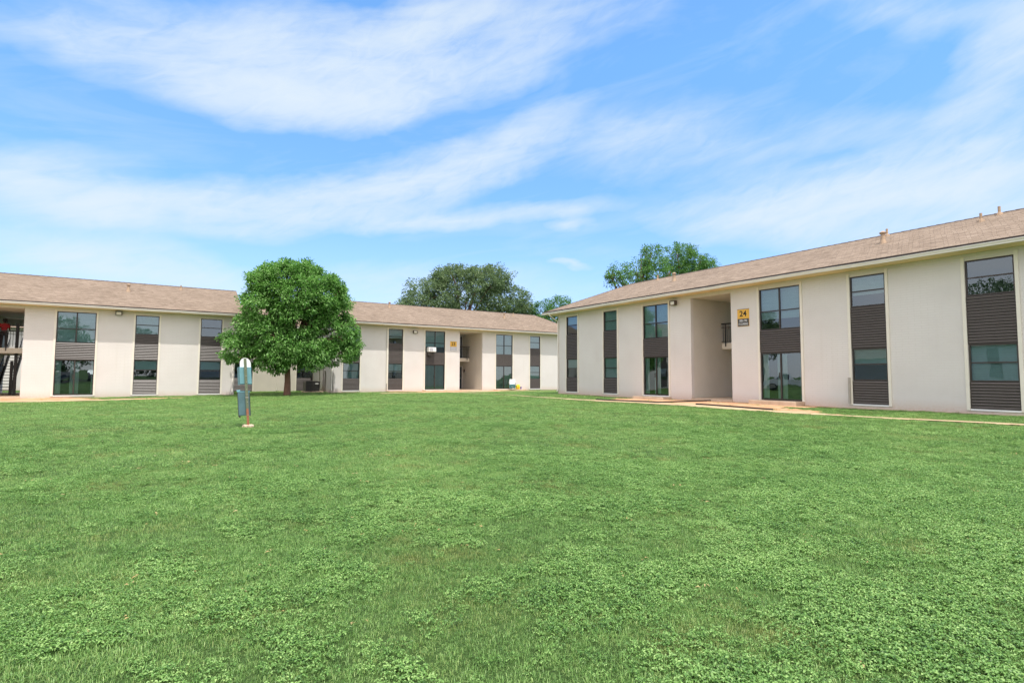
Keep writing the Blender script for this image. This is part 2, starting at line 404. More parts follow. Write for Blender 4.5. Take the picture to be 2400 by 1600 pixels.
M['tealgrey'] = simple('blue_grey_metal', (0.135, 0.23, 0.26), 0.32, metal=0.35, var=0.3, scale=4)
M['post'] = simple('green_steel_post', (0.15, 0.18, 0.11), 0.5, var=0.3, scale=9)
M['rust'] = simple('rusty_steel', (0.33, 0.13, 0.07), 0.8, var=0.35, scale=12)
M['acblack'] = simple('dark_condenser_paint', (0.022, 0.022, 0.022), 0.45)
M['metal'] = simple('galvanised_metal', (0.42, 0.38, 0.33), 0.45, metal=0.5, var=0.25)
M['ventbrown'] = simple('weathered_vent_metal', (0.42, 0.30, 0.20), 0.6, metal=0.2, var=0.35, scale=9)
M['door'] = simple('dark_brown_door', (0.035, 0.022, 0.015), 0.5)
M['skin'] = simple('brown_skin', (0.16, 0.075, 0.045), 0.5, var=0.06)
M['hair'] = simple('black_hair', (0.008, 0.007, 0.007), 0.5)
M['red'] = simple('red_cloth', (0.36, 0.022, 0.028), 0.8)
M['darkcloth'] = simple('dark_cloth', (0.03, 0.022, 0.028), 0.85)
M['lime'] = simple('lime_yellow_plastic', (0.68, 0.66, 0.03), 0.35)
M['orange'] = simple('orange_plastic', (0.70, 0.22, 0.02), 0.4)
M['purple'] = simple('purple_plastic', (0.22, 0.18, 0.45), 0.4)
M['canvas'] = simple('white_canvas', (0.78, 0.80, 0.80), 0.85)
M['tealcloth'] = simple('teal_canvas', (0.05, 0.20, 0.22), 0.85)
M['carwhite'] = simple('white_car_paint', (0.78, 0.78, 0.78), 0.2, spec=0.6, var=0.02)
M['carblack'] = simple('black_car_paint', (0.02, 0.022, 0.026), 0.18, spec=0.6, var=0.02)
M['rubber'] = simple('tyre_rubber', (0.02, 0.02, 0.02), 0.9)
M['asphalt'] = soil_material('asphalt', (0.035, 0.035, 0.035), (0.055, 0.053, 0.05), (0.075, 0.072, 0.07))
M['ashleaf'] = leaf_material('ash_leaf', (0.024, 0.085, 0.014), (0.150, 0.365, 0.062), (0.42, 0.66, 0.24), 0.38, 0.8)
M['oakleaf'] = leaf_material('oak_leaf', (0.072, 0.130, 0.056), (0.150, 0.235, 0.098), (0.28, 0.37, 0.18), 0.36, 0.5)
M['pecanleaf'] = leaf_material('pecan_leaf', (0.050, 0.14, 0.03), (0.11, 0.265, 0.055), (0.21, 0.39, 0.10), 0.42, 0.5)
M['elmleaf'] = leaf_material('elm_leaf', (0.045, 0.13, 0.018), (0.09, 0.24, 0.032), (0.17, 0.34, 0.055), 0.40, 0.5)
M['blade'] = leaf_material('grass_blade', (0.050, 0.140, 0.028), (0.215, 0.405, 0.100), (0.50, 0.66, 0.23), 0.38, 0.45, tip=(0.34, 0.27, 0.085), instanced=True)
M['weed'] = leaf_material('weed_leaf', (0.032, 0.105, 0.018), (0.175, 0.350, 0.078), (0.46, 0.66, 0.23), 0.28, 0.6, instanced=True)

# ------------------------------------------------------------------ mesh helpers
class MB:
    def __init__(s): s.v = []; s.f = []; s.m = []
    def add(s, vs, fs, mi=0):
        o = len(s.v); s.v += [tuple(v) for v in vs]
        s.f += [tuple(i+o for i in f) for f in fs]; s.m += [mi]*len(fs)
        return s
    def box(s, x0, x1, y0, y1, z0, z1, mi=0):
        vs = [(x, y, z) for z in (z0, z1) for y in (y0, y1) for x in (x0, x1)]
        return s.add(vs, [(0, 2, 3, 1), (4, 5, 7, 6), (0, 1, 5, 4), (2, 6, 7, 3), (0, 4, 6, 2), (1, 3, 7, 5)], mi)
    def tube(s, pts, rad, n=8, mi=0, cap=True):
        pts = [Vector(p) for p in pts]
        if not hasattr(rad, '__len__'): rad = [rad]*len(pts)
        rings = []
        prev = None
        for i, p in enumerate(pts):
            d = (pts[min(i+1, len(pts)-1)]-pts[max(i-1, 0)]).normalized()
            a = prev if prev is not None else (Vector((1, 0, 0)) if abs(d.x) < 0.9 else Vector((0, 1, 0)))
            u = (a - d*a.dot(d)).normalized(); w = d.cross(u); prev = u
            rings.append([p + (u*math.cos(2*math.pi*k/n) + w*math.sin(2*math.pi*k/n))*rad[i] for k in range(n)])
        vs = [v for r in rings for v in r]
        fs = [(i*n+k, i*n+(k+1) % n, (i+1)*n+(k+1) % n, (i+1)*n+k) for i in range(len(pts)-1) for k in range(n)]
        if cap: fs += [tuple(range(n-1, -1, -1)), tuple((len(pts)-1)*n+k for k in range(n))]
        return s.add(vs, fs, mi)
    def build(s, name, mats, parent=None, smooth=False, bevel=0.0):
        me = bpy.data.meshes.new(name)
        me.from_pydata(s.v, [], s.f)
        if not isinstance(mats, (list, tuple)): mats = [mats]
        for m in mats: me.materials.append(m)
        if len(mats) > 1: me.polygons.foreach_set('material_index', s.m)
        if smooth: me.polygons.foreach_set('use_smooth', [True]*len(me.polygons))
        me.update()
        o = bpy.data.objects.new(name, me)
        COL.objects.link(o)
        if parent: o.parent = parent
        if bevel:
            b = o.modifiers.new('bevel', 'BEVEL'); b.width = bevel; b.segments = 2; b.limit_method = 'ANGLE'
        return o

def thing(name, label, cat, loc=(0, 0, 0), rz=0.0, group=None):
    o = bpy.data.objects.new(name, None)
    COL.objects.link(o)
    o.location = loc; o.rotation_euler = (0, 0, rz); o.empty_display_size = 0.2
    o['label'] = label; o['category'] = cat
    if group: o['group'] = group
    return o
def tag(o, label, cat, group=None):
    o['label'] = label; o['category'] = cat
    if group: o['group'] = group
    return o
def copy_tree(o, parent=None):
    c = o.copy(); COL.objects.link(c)
    if parent: c.parent = parent
    for ch in list(o.children): copy_tree(ch, c)
    return c
def text(name, s, size, mat, parent, loc, rot=(R_(90), 0, 0), extr=0.002, sx=1.0, bold=0.0):
    cu = bpy.data.curves.new(name, 'FONT')
    cu.body = s; cu.size = size; cu.align_x = 'CENTER'; cu.align_y = 'CENTER'; cu.extrude = extr; cu.offset = bold
    cu.materials.append(mat)
    o = bpy.data.objects.new(name, cu); COL.objects.link(o)
    dg = bpy.context.evaluated_depsgraph_get()
    me = bpy.data.meshes.new_from_object(o.evaluated_get(dg))
    bpy.data.objects.remove(o)
    me.materials.clear(); me.materials.append(mat)
    o = bpy.data.objects.new(name, me); COL.objects.link(o)
    o.parent = parent; o.location = loc; o.rotation_euler = rot; o.scale = (sx, 1, 1)
    return o

# ------------------------------------------------------------------ ground
CTRL = np.array([(0, 0, 0), (1.86, 15.1, 0), (-6, 10, 0), (8, 5, 0), (10, 20, .02), (18, 10, .05), (22.4, 15, .13), (22.4, 6, .13), (22.4, 28, .12), (18, 25, .05), (26, 15, .13), (26, 30, .1),
   (-6, 36, -.15), (-6, 41, -.10), (-14, 40, -.12), (4, 36, -.08), (4, 41, -.07), (10, 41.5, -.03), (8, 46, -.04), (20, 40, 0.0), (22, 42, 0.0), (30, 42, .0), (22, 33, .04), (-10, 25, -.06), (-20, 10, 0), (0, -20, 0), (30, -20, .1), (-30, -10, 0), (50, 30, .1), (20, 60, 0), (-20, 60, -.1)], float)
def ground_z(x, y):
    x = np.asarray(x, float); y = np.asarray(y, float)
    d2 = (x[..., None]-CTRL[:, 0])**2 + (y[..., None]-CTRL[:, 1])**2
    w = 1.0/(d2+6.0)**2
    return (w*CTRL[:, 2]).sum(-1)/w.sum(-1)
def gz(x, y): return float(ground_z(np.array([x]), np.array([y]))[0])

def sheet(name, xs, ys, mat, off=0.0, keep=None, jitter=None):
    X, Y = np.meshgrid(xs, ys)
    Z = ground_z(X, Y) + off
    nx, ny = len(xs), len(ys)
    vs = np.stack([X, Y, Z], -1).reshape(-1, 3)
    idx = np.arange(nx*ny).reshape(ny, nx)
    fs = np.stack([idx[:-1, :-1], idx[:-1, 1:], idx[1:, 1:], idx[1:, :-1]], -1).reshape(-1, 4)
    if keep is not None:
        c = vs[fs].mean(1); fs = fs[keep(c[:, 0], c[:, 1])]
    me = bpy.data.meshes.new(name)
    me.from_pydata(vs.tolist(), [], fs.tolist()); me.materials.append(mat)
    me.polygons.foreach_set('use_smooth', [True]*len(me.polygons)); me.update()
    if keep is not None:
        bm = bmesh.new(); bm.from_mesh(me)
        bmesh.ops.delete(bm, geom=[v for v in bm.verts if not v.link_faces], context='VERTS'); bm.to_mesh(me); bm.free()
    o = bpy.data.objects.new(name, me); COL.objects.link(o)
    o['kind'] = 'structure'
    return o
def axis(a, b, step, far):
    c = list(np.arange(a, b+1e-6, step))
    out, d = [], step
    x = b
    while x < far: d *= 1.5; x += d; out.append(x)
    pre, d, x = [], step, a
    while x > -far: d *= 1.5; x -= d; pre.append(x)
    return np.array(pre[::-1]+c+out)
sheet('ground', axis(-30, 50, 0.5, 900), axis(-30, 64, 0.5, 900), M['lawn'])

# wobbly edges for paths and soil
def wob(a, seed=0.0, amp=0.06):
    return amp*(np.sin(a*2.1+seed)+0.6*np.sin(a*5.3+seed*2.3)+0.4*np.sin(a*11.7+seed*0.7))
def in_path(x, y):
    """concrete path along building 24, turning left in front of building 23"""
    wd = np.clip((y-9)/4, 0, 1)*np.clip((24-y)/3, 0, 1)
    a = (np.abs(x-18.58+.12*wd-wob(y, 1.0, .03)) < 0.24+.22*wd-.10*np.clip((y-24)/3, 0, 1)+wob(y, 5.0, .035)) & (y > -25) & (y < 38.6)
    b = (np.abs(y-38.2-wob(x, 2.0, .05)) < 0.55) & (x > 13.2) & (x < 30)
    c = (np.abs(y-36.9-wob(x, 3.0, .12)-(x+6)*0.0) < 0.55+0.06*np.sin(x)) & (x < -1.2) & (x > -30)
    d = (np.abs(x-22.3) < 1.2) & (y > 38.0) & (y < 42.6)
    return a | b | c | d
def in_soil(x, y):
    a = (x > 18.5+wob(y, 4., .1)) & (x < 22.6) & (y > 12.0+wob(x, 2., .4)) & (y < 22.3+wob(x, 7., .3) - (x-18.5)*0.1)
    a |= (x > 18.7) & (x < 20.4+wob(y, 3, .3)-(12.2-y)*0.45) & (y > 9.3) & (y <= 12.4)
    b = (y > 37.0) & (y < 41.2) & (x > -12) & (x < -3.1+wob(y, 1., .4)-(y-38)*0.3)
    b |= (((x+1.6)/2.6)**2 + ((y-37.3)/0.75)**2 < 1+wob(x*2, 3., .2))
    c = (y > 38.5) & (y < 42.3) & (x > 16.6+wob(y, 6, .4)) & (x < 24.6+wob(y, 3, .3))
    c |= (y > 40.9) & (y < 42.3) & (x > 15.0) & (x < 28.3)
    return a | b | c
fx = np.arange(-12, 31, 0.16)
sheet('bare_soil', fx, np.arange(8.6, 42.4, 0.16), M['soil'], 0.012, keep=in_soil)
sheet('path', np.arange(-12, 31, 0.14), np.arange(-8, 42.6, 0.14), M['path'], 0.024, keep=in_path)

# ------------------------------------------------------------------ apartment buildings
DEP = 6.76; OV = 0.72; SOF = 5.11; EAVE = 5.28; RH = 4.1; RIDGE = 7.06
def slat_panel(mb, x0, x1, z0, z1, y, pitch=0.098):
    n = max(2, round((z1-z0)/pitch)); p = (z1-z0)/n
    for i in range(n):
        zb, zt = z0+i*p, z0+(i+1)*p
        # drop-siding boards: upright face with a sloped ledge above, its sun-catch painted in
        vs = [(x0, y-.05, zb+.004), (x1, y-.05, zb+.004), (x0, y-.05, zt-.044), (x1, y-.05, zt-.044), (x0, y-.030, zt-.015), (x1, y-.030, zt-.015), (x0, y-.012, zb+.002), (x1, y-.012, zb+.002)]
        mb.add(vs, [(0, 1, 3, 2), (6, 7, 1, 0)])
        mb.add(vs, [(2, 3, 5, 4)], 1)
    mb.box(x0, x1, y-0.003, y+0.02, z0, z1)
    mb.box(x0-0.02, x0, y-0.055, y+0.02, z0, z1); mb.box(x1, x1+0.02, y-0.055, y+0.02, z0, z1)

def window(par, x0, x1, z0, z1, y, rails, mull, blind, gmat, name='window', fw=0.045, drop=1.0, rng=random):
    mb = MB()
    mb.box(x0, x0+fw, y-0.03, y+0.04, z0, z1); mb.box(x1-fw, x1, y-0.03, y+0.04, z0, z1)
    mb.box(x0+fw, x1-fw, y-0.03, y+0.04, z0, z0+fw); mb.box(x0+fw, x1-fw, y-0.03, y+0.04, z1-fw, z1)
    for r in rails: mb.box(x0+fw, x1-fw, y-0.022, y+0.03, r-0.022, r+0.022)
    for c in mull:
        zs = [z0+fw]+[v for r in rails for v in (r-0.022, r+0.022)]+[z1-fw]
        for a, b in zip(zs[::2], zs[1::2]): mb.box(c-0.03, c+0.03, y-0.026, y+0.034, a, b)
    fr = mb.build(name, M['frame'], par)
    # panes: slightly out of plane from each other so reflections differ
    mb = MB(); zs = [z0+fw*.6]+list(rails)+[z1-fw*.6]; xs = [x0+fw*.6]+list(mull)+[x1-fw*.6]
    for i in range(len(zs)-1):
        for j in range(len(xs)-1):
            t = [rng.uniform(-.003, .003) for _ in range(3)]; t.append(t[0]+t[2]-t[1]); yy = y+0.004+0.004*((i+j) % 2)
            mb.add([(xs[j], yy+t[0], zs[i]), (xs[j+1], yy+t[1], zs[i]), (xs[j+1], yy+t[2], zs[i+1]), (xs[j], yy+t[3], zs[i+1])], [(0, 1, 2, 3)])
    mb.build('pane', gmat, fr)
    if blind == 'h' or blind == 'half':
        mb = MB(); zb = z0+fw if blind == 'h' else z1-(z1-z0)*drop
        n = max(3, int((z1-fw-zb)/0.034))
        for i in range(n):
            zz = zb+(i+.5)*(z1-fw-zb)/n; a = rng.uniform(-.002, .002)
            mb.add([(x0+.03, y+.075, zz-.017+a), (x1-.03, y+.075, zz-.017-a), (x1-.03, y+.087, zz+.017-a), (x0+.03, y+.087, zz+.017+a)], [(0, 1, 2, 3)])
        mb.box(x0+.03, x1-.03, y+.07, y+.10, z1-fw-.03, z1-fw)
        mb.build('blind', M['blind'], fr)
    elif blind in ('v', 'open'):
        mb = MB(); n = int((x1-x0)/0.085)
        for i in range(n):
            if blind == 'open' and (0.10 < i/n < 0.36 or 0.60 < i/n < 0.93): continue
            xx = x0+.05+(i+.5)*(x1-x0-.1)/n; a = rng.uniform(.015, .05)
            mb.add([(xx-.04, y+.10-a*.5, z0+.06), (xx+.04, y+.10+a*.5, z0+.06), (xx+.04, y+.10+a*.5, z1-.06), (xx-.04, y+.10-a*.5, z1-.06)], [(0, 1, 2, 3)])
        mb.build('vertical_blind', M['curtain'], fr)
    return fr

def building(label, loc, rz, length, cols, bz, hipL, hipR, seed, lights=(), vents=(), downs=(), blinds=None, stoops=(), lite=False, conduits=(), RH=4.1, ohl=OV, ohr=OV, run=None):
    rng = random.Random(seed)
    DEP = 2*(RH-OV); RIDGE = EAVE+.434*RH; run = run or RH
    b = thing('apartment_building', label, 'apartment building', loc, rz)
    W = 0.20
    # ---- walls
    mb = MB()
    edges = sorted([(c[0], c[1]) for c in cols] + [bz])
    x = 0.0
    for (a, c) in edges:
        mb.box(x, a, 0, W, -0.15, SOF); x = c
    mb.box(x, length, 0, W, -0.15, SOF)
    for (a, c) in edges:
        isbz = (a, c) == bz
        mb.box(a, c, 0, W, 4.95 if isbz else 4.9, SOF)
        if not isbz: mb.box(a, c, 0, W, -0.15, -0.06)
    mb.box(0, W, W, DEP-W, -0.15, SOF); mb.box(length-W, length, W, DEP-W, -0.15, SOF)
    mb.box(0, bz[0], DEP-W, DEP, -0.15, SOF); mb.box(bz[1], length, DEP-W, DEP, -0.15, SOF)
    mb.build('wall', M['wall'], b)
    # rough foundation strip a little proud of the wall
    mb = MB()
    mb.box(-0.012, bz[0], -0.015, 0.10, -0.55, -0.15); mb.box(bz[1], length+0.012, -0.015, 0.10, -0.55, -0.15)
    mb.box(-0.012, 0.1, 0.10, DEP, -0.55, -0.15); mb.box(length-0.1, length+0.012, 0.10, DEP, -0.55, -0.15)
    mb.build('foundation', M['concrete'], b)
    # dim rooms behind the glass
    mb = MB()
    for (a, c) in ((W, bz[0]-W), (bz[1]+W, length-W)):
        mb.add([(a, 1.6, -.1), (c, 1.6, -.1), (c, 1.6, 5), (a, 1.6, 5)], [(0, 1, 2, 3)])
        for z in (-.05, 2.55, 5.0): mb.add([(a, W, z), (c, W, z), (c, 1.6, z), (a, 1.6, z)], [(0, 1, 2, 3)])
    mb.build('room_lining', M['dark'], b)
    # ---- roof
    e0, e1 = -OV, DEP+OV
    yr = -OV+RH
    xl, xr = (-ohl, length+ohr)
    rl = xl+run if hipL else xl; rr = xr-run if hipR else xr
    mb = MB()
    vs = [(xl, e0, EAVE), (xr, e0, EAVE), (xr, e1, EAVE), (xl, e1, EAVE), (rl, yr, RIDGE), (rr, yr, RIDGE)]
    mb.add(vs, [(0, 1, 5, 4), (2, 3, 4, 5)]+([(1, 2, 5)] if hipR else [])+([(3, 0, 4)] if hipL else []))
    roof = mb.build('roof', M['roof'], b)
    for hip, x_ in ((hipL, xl), (hipR, xr)):      # boarded gable ends
        if not hip:
            dx = .06 if x_ < 0 else -.06
            MB().add([(x_+dx, e0+.1, EAVE-.05), (x_+dx, e1-.1, EAVE-.05), (x_+dx, yr, RIDGE-.08)], [(0, 1, 2)]).build('gable_end', M['trim'], b)
    # ridge and hip cap shingles
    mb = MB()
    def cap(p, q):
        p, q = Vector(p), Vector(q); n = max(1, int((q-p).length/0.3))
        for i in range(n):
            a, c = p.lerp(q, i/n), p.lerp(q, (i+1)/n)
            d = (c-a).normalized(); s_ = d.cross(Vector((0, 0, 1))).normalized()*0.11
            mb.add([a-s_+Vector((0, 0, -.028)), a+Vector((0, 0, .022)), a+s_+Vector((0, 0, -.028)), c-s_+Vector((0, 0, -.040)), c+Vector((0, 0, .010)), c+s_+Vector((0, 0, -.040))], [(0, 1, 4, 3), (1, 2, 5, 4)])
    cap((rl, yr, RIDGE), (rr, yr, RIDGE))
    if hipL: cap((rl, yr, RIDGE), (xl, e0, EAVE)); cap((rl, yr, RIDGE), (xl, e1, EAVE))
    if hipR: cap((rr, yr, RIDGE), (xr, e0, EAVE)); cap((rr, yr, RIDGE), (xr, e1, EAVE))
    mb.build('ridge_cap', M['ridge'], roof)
    mb = MB()
    for (x0, y0, x1, y1) in ((xl, e0, xr, 0), (xl, DEP, xr, e1), (xl, 0, 0, DEP), (length, 0, xr, DEP)):
        mb.add([(x0, y0, SOF+.003), (x1, y0, SOF+.003), (x1, y1, SOF+.003), (x0, y1, SOF+.003)], [(0, 1, 2, 3)])
    # fascia boards
    mb.box(xl, xr, e0, e0+.03, SOF+.006, EAVE-.02); mb.box(xl, xr, e1-.03, e1, SOF+.006, EAVE-.02)
    mb.box(xl, xl+.03, e0+.03, e1-.03, SOF+.006, EAVE-.02); mb.box(xr-.03, xr, e0+.03, e1-.03, SOF+.006, EAVE-.02)
    mb.build('soffit', M['soffit'], b)
    mb = MB()
    mb.box(xl-.02, xr+.02, e0-.03, e0+.02, EAVE-.054, EAVE+.020)
    mb.box(xl-.03, xl+.02, e0+.02, e1, EAVE-.054, EAVE+.020); mb.box(xr-.02, xr+.03, e0+.02, e1, EAVE-.054, EAVE+.020)
    mb.build('drip_edge', M['drip'], roof)
    # K-style gutter along the front, hung with small dips like an old one
    mb = MB()
    prof = [(e0-.035, EAVE-.065), (e0-.035, EAVE-.175), (e0-.08, EAVE-.175), (e0-.09, EAVE-.125), (e0-.118, EAVE-.09), (e0-.121, EAVE-.06), (e0-.105, EAVE-.06)]
    n = int((xr-xl)/1.2); k = len(prof)
    vs = []
    for i in range(n+1):
        xx = xl-.06+(xr-xl+.12)*i/n; dz = rng.uniform(-.012, .008); dy = rng.uniform(-.008, .006)
        vs += [(xx, py+dy, pz+dz) for py, pz in prof]
    fs = [(i*k+j, (i+1)*k+j, (i+1)*k+j+1, i*k+j+1) for i in range(n) for j in range(k-1)] + [tuple(range(k)), tuple(n*k+j for j in range(k))]
    mb.add(vs, fs)
    gut = mb.build('gutter', M['gutter'], b)
    mb = MB()
    for i in range(n):
        if False:
            xx = xl+(xr-xl)*(i+rng.random())/n; mb.box(xx, xx+rng.uniform(.03, .12), e0-.123, e0-.02, EAVE-.05, EAVE-.02)
    if mb.v: mb.build('gutter_strap', M['metal'], gut)
    for (dx, side) in downs:   # downspout: elbow back to the wall then down
        mb = MB()
        xe = dx
        mb.tube([(xe, e0-.05, EAVE-.15), (xe, e0-.04, EAVE-.26), (xe, -0.10, EAVE-.62), (xe, -.055, EAVE-.78), (xe, -.055, 0.12), (xe, -.16, -.02)], .042, 8)
        mb.build('downspout', M['gutter'], b, smooth=True)
    # ---- window columns
    for ci, (x0, x1, kind) in enumerate(cols):
        jt = 0.10
        for (a, c) in ((x0-jt, x0-.004), (x1+.004, x1+jt)):
            MB().box(a, c, -.035, -.001, -0.05, 5.0).build('jamb_board', M['trim'], b)
        MB().box(x0, x1, -.03, .05, -.06, -.005).build('sill', M['white'], b)
        MB().box(x0, x1, .004, .06, 4.9-.02, 4.9).build('head_trim', M['trim'], b)
        y = 0.05
        bl = (blinds or {}).get(ci)
        if kind == 'n':
            u, l = bl or (rng.choice(['h', 'half', 'h']), rng.choice(['h', 'half', 'h']))
            window(b, x0, x1, 3.69, 4.88, y, [4.29], [], u, M['glass'], drop=rng.uniform(.4, .8), rng=rng)
            p = MB(); slat_panel(p, x0+.02, x1-.02, 2.12, 3.68, y); p.build('louver_panel', [M['louver'], M['ledge']], b)
            window(b, x0, x1, .88, 2.11, y, [1.50], [], l, M['glass'], drop=rng.uniform(.35, .6), rng=rng)
            p = MB(); slat_panel(p, x0+.02, x1-.02, 0.0, .87, y); p.build('louver_panel', [M['louver'], M['ledge']], b)
        else:
            u, l = bl or ('h', 'v')
            xm = (x0+x1)/2
            window(b, x0, x1, 3.06, 4.88, y, [3.88], [xm], u, M['glass'], drop=rng.uniform(.5, .9), rng=rng)
            p = MB(); slat_panel(p, x0+.02, x1-.02, 2.07, 3.05, y); p.build('louver_panel', [M['louver'], M['ledge']], b)
            d = window(b, x0, x1, 0.02, 2.06, y, [], [xm], l, M['glassdoor'], name='sliding_door', rng=rng)
            MB().box(xm-.075, xm-.05, y-.06, y-.03, .95, 1.2).build('handle', M['frame'], d)
    # ---- breezeway
    a, c = bz
    mb = MB()
    mb.box(a-W, a, W, DEP-W, -0.2, SOF); mb.box(c, c+W, W, DEP-W, -0.2, SOF)
    mb.build('breezeway_wall', M['stucco'], b)
    mb = MB()
    for xx in (a, c):
        s_ = 0.012 if xx == a else -0.012
        x_0, x_1 = sorted((xx, xx+s_))
        mb.box(x_0, x_1, W, DEP-.3, 2.42, 2.47); mb.box(x_0, x_1, W, DEP-.3, 2.76, 2.80); mb.box(x_0, x_1, W, DEP-.3, -.02, .09)
    mb.build('wall_trim', M['stucco'], b)
    MB().box(a, c, W, DEP, 4.97, 5.0).build('ceiling', M['stucco'], b)
    MB().box(a, c, -0.05, DEP+.4, -.4, -.06).build('breezeway_slab', M['concrete'], b)
    MB().box(a+.002, c-.002, 2.45, DEP-.25, 2.45, 2.76).build('walkway', M['trim'], b)
    mb = MB(); ry = 2.40
    mb.box(a+.01, c-.01, ry-.02, ry+.03, 3.74, 3.80); mb.box(a+.01, c-.01, ry-.01, ry+.02, 3.56, 3.585); mb.box(a+.01, c-.01, ry-.01, ry+.02, 2.82, 2.85)
    nb = int((c-a)/.115)
    for i in range(1, nb): xx = a+(c-a)*i/nb; mb.box(xx-.009, xx+.009, ry-.006, ry+.014, 2.85, 3.74)
    for xx in (a+.25, (a+c)/2, c-.25): mb.box(xx-.02, xx+.02, ry-.02, ry+.022, 2.58, 3.74)
    mb.build('railing', M['rail'], b)
    if not lite:
        for z in (-.06, 2.76):
            dr = MB().box(c-.06, c-.001, 3.9, 4.8, z+.02, z+2.05).build('door', M['door'], b)
            mb = MB(); mb.box(c-.03, c-.001, 3.78, 3.88, z, z+2.15); mb.box(c-.03, c-.001, 4.82, 4.92, z, z+2.15); mb.box(c-.03, c-.001, 3.88, 4.82, z+2.06, z+2.15)
            mb.build('door_frame', M['white'], dr)
            MB().tube([(c-.08, 4.0, z+.98), (c-.13, 4.0, z+.98)], .03, 8).build('handle', M['metal'], dr)
        mb = MB(); mb.box(c-.12, c-.001, 3.24, 3.36, 1.55, 1.75); mb.tube([(c-.08, 3.30, 1.45), (c-.08, 3.30, 1.56)], [.03, .07], 8)
        mb.build('wall_light', M['lampbox'], b)
    # ---- flood lights under the eave
    for (lx, lz) in lights:
        mb = MB(); mb.box(lx-.15, lx+.15, -.20, -.04, lz-.10, lz+.10); mb.box(lx-.05, lx+.05, -.04, -.001, lz-.05, lz+.05)
        for s_ in (-1, 1): mb.box(lx+s_*.15-.012, lx+s_*.15+.012, -.24, -.04, lz-.11, lz+.11)
        mb.box(lx-.17, lx+.17, -.25, -.04, lz+.10, lz+.125)
        fl = mb.build('flood_light', M['lampbox'], b)
        MB().box(lx-.125, lx+.125, -.212, -.201, lz-.085, lz+.085).build('lens', M['lens'], fl)
    # ---- roof vents
    for (vx, vy, kind) in vents:
        zz = EAVE+(RIDGE-EAVE)*(vy+OV)/RH
        mb = MB()
        if kind == 'flue':
            mb.tube([(vx, vy, zz-.1), (vx, vy, zz+.12), (vx, vy, zz+.36)], [.15, .095, .07], 12)
            mb.tube([(vx, vy, zz+.36), (vx, vy, zz+.39)], [.11, .11], 12); mb.tube([(vx, vy, zz+.41), (vx, vy, zz+.48)], [.135, .04], 12)
            mb.tube([(vx-.08, vy, zz+.38), (vx-.08, vy, zz+.43)], .012, 5); mb.tube([(vx+.08, vy, zz+.38), (vx+.08, vy, zz+.43)], .012, 5)
        else:
            mb.tube([(vx, vy, zz-.1), (vx, vy, zz+.05), (vx, vy, zz+.08), (vx, vy, zz+.30)], [.13, .10, .045, .045], 10)
        mb.build('flue_vent' if kind == 'flue' else 'vent_pipe', M['ventbrown'], roof, smooth=False)
    for (x0, x1, z0) in stoops:
        MB().box(x0, x1, -.72, -.012, z0-.25, z0).build('stoop', M['concrete'], b, bevel=.02)
    for (cx, z0, z1, mt) in conduits:
        MB().box(cx-.035, cx+.035, -.09, -.036, z0, z1).build('conduit_board', M[mt], b)
    return b

cols24 = [(.9, 2.04, 'n'), (4.5, 5.67, 'n'), (7.73, 9.52, 'w'), (14.75, 16.6, 'w'), (18.58, 19.81, 'n'), (22.2, 23.46, 'n')]
X24, Z24 = 22.38, 0.303
b24 = building('cream brick apartment building on the right numbered 24, its long front all in shade', (X24, 29.3, Z24), R_(-90), 24.4, cols24, (10.98, 13.3), True, False, 24,
   lights=[(9.99, 4.80)], vents=[(8.34, 1.87, 'flue'), (6.08, 3.0, 'pipe'), (19.02, 1.85, 'flue'), (18.65, 3.1, 'pipe'), (21.96, 2.5, 'pipe'), (22.32, 3.1, 'pipe')],
   downs=[(.06, -1)], blinds={0: ('half', 'half'), 1: ('h', 'h'), 2: ('h', 'open'), 3: ('half', 'open'), 4: ('half', 'half'), 5: (None, 'h')},
   stoops=[(7.6, 9.7, -.07), (14.6, 16.7, .0)], conduits=[(18.48, .0, 1.0, 'metal')])
cols23 = [(.89, 2.17, 'n'), (4.45, 5.66, 'n'), (7.61, 9.41, 'w'), (14.44, 16.2, 'w'), (18.13, 19.3, 'n'), (21.7, 22.9, 'n')]
Y23, Z23 = 42.07, 0.13
b23 = building('cream brick apartment building numbered 23 in the middle distance, sunlit below its eaves', (10.7, Y23, Z23), 0, 23.8, cols23, (10.82, 13.05), False, True, 23, RH=5.0, ohl=.36, run=2.95,
   lights=[(6.66, 4.71)], vents=[(5.66, 3.3, 'flue'), (16.9, 2.6, 'flue'), (18.5, 3.5, 'pipe'), (2.4, 3.7, 'pipe')], downs=[(.05, -1)],
   blinds={0: ('h', 'h'), 1: ('half', 'half'), 2: ('half', 'v'), 3: ('h', 'v'), 4: ('h', 'h'), 5: ('h', 'h')}, stoops=[(7.4, 9.6, -.03), (14.2, 17.2, -.03)], conduits=[(4.33, .55, 4.9, 'trim'), (4.33, .02, .5, 'metal')])
cols22 = [(.9, 2.1, 'n'), (4.45, 5.68, 'n'), (7.55, 9.38, 'w'), (14.53, 16.37, 'w'), (18.31, 19.54, 'n'), (21.83, 23.06, 'n')]
Y22, Z22 = 40.95, 0.05
b22 = building('cream brick apartment building at the left edge with open stairway and gable roof end', (-19.8, Y22, Z22), 0, 23.88, cols22, (10.8, 13.1), False, False, 22, RH=5.0, ohr=.36,
   lights=[(17.45, 4.92)], vents=[(17.75, 2.4, 'flue'), (20.69, 3.6, 'pipe')], downs=[(23.78, 1)],
   blinds={3: ('h', 'open'), 4: ('h', 'half'), 5: (None, 'half')}, conduits=[])
MB().box(20.2, 20.55, -.05, .0, -.22, -.08).build('crawl_vent', M['metal'], b22)

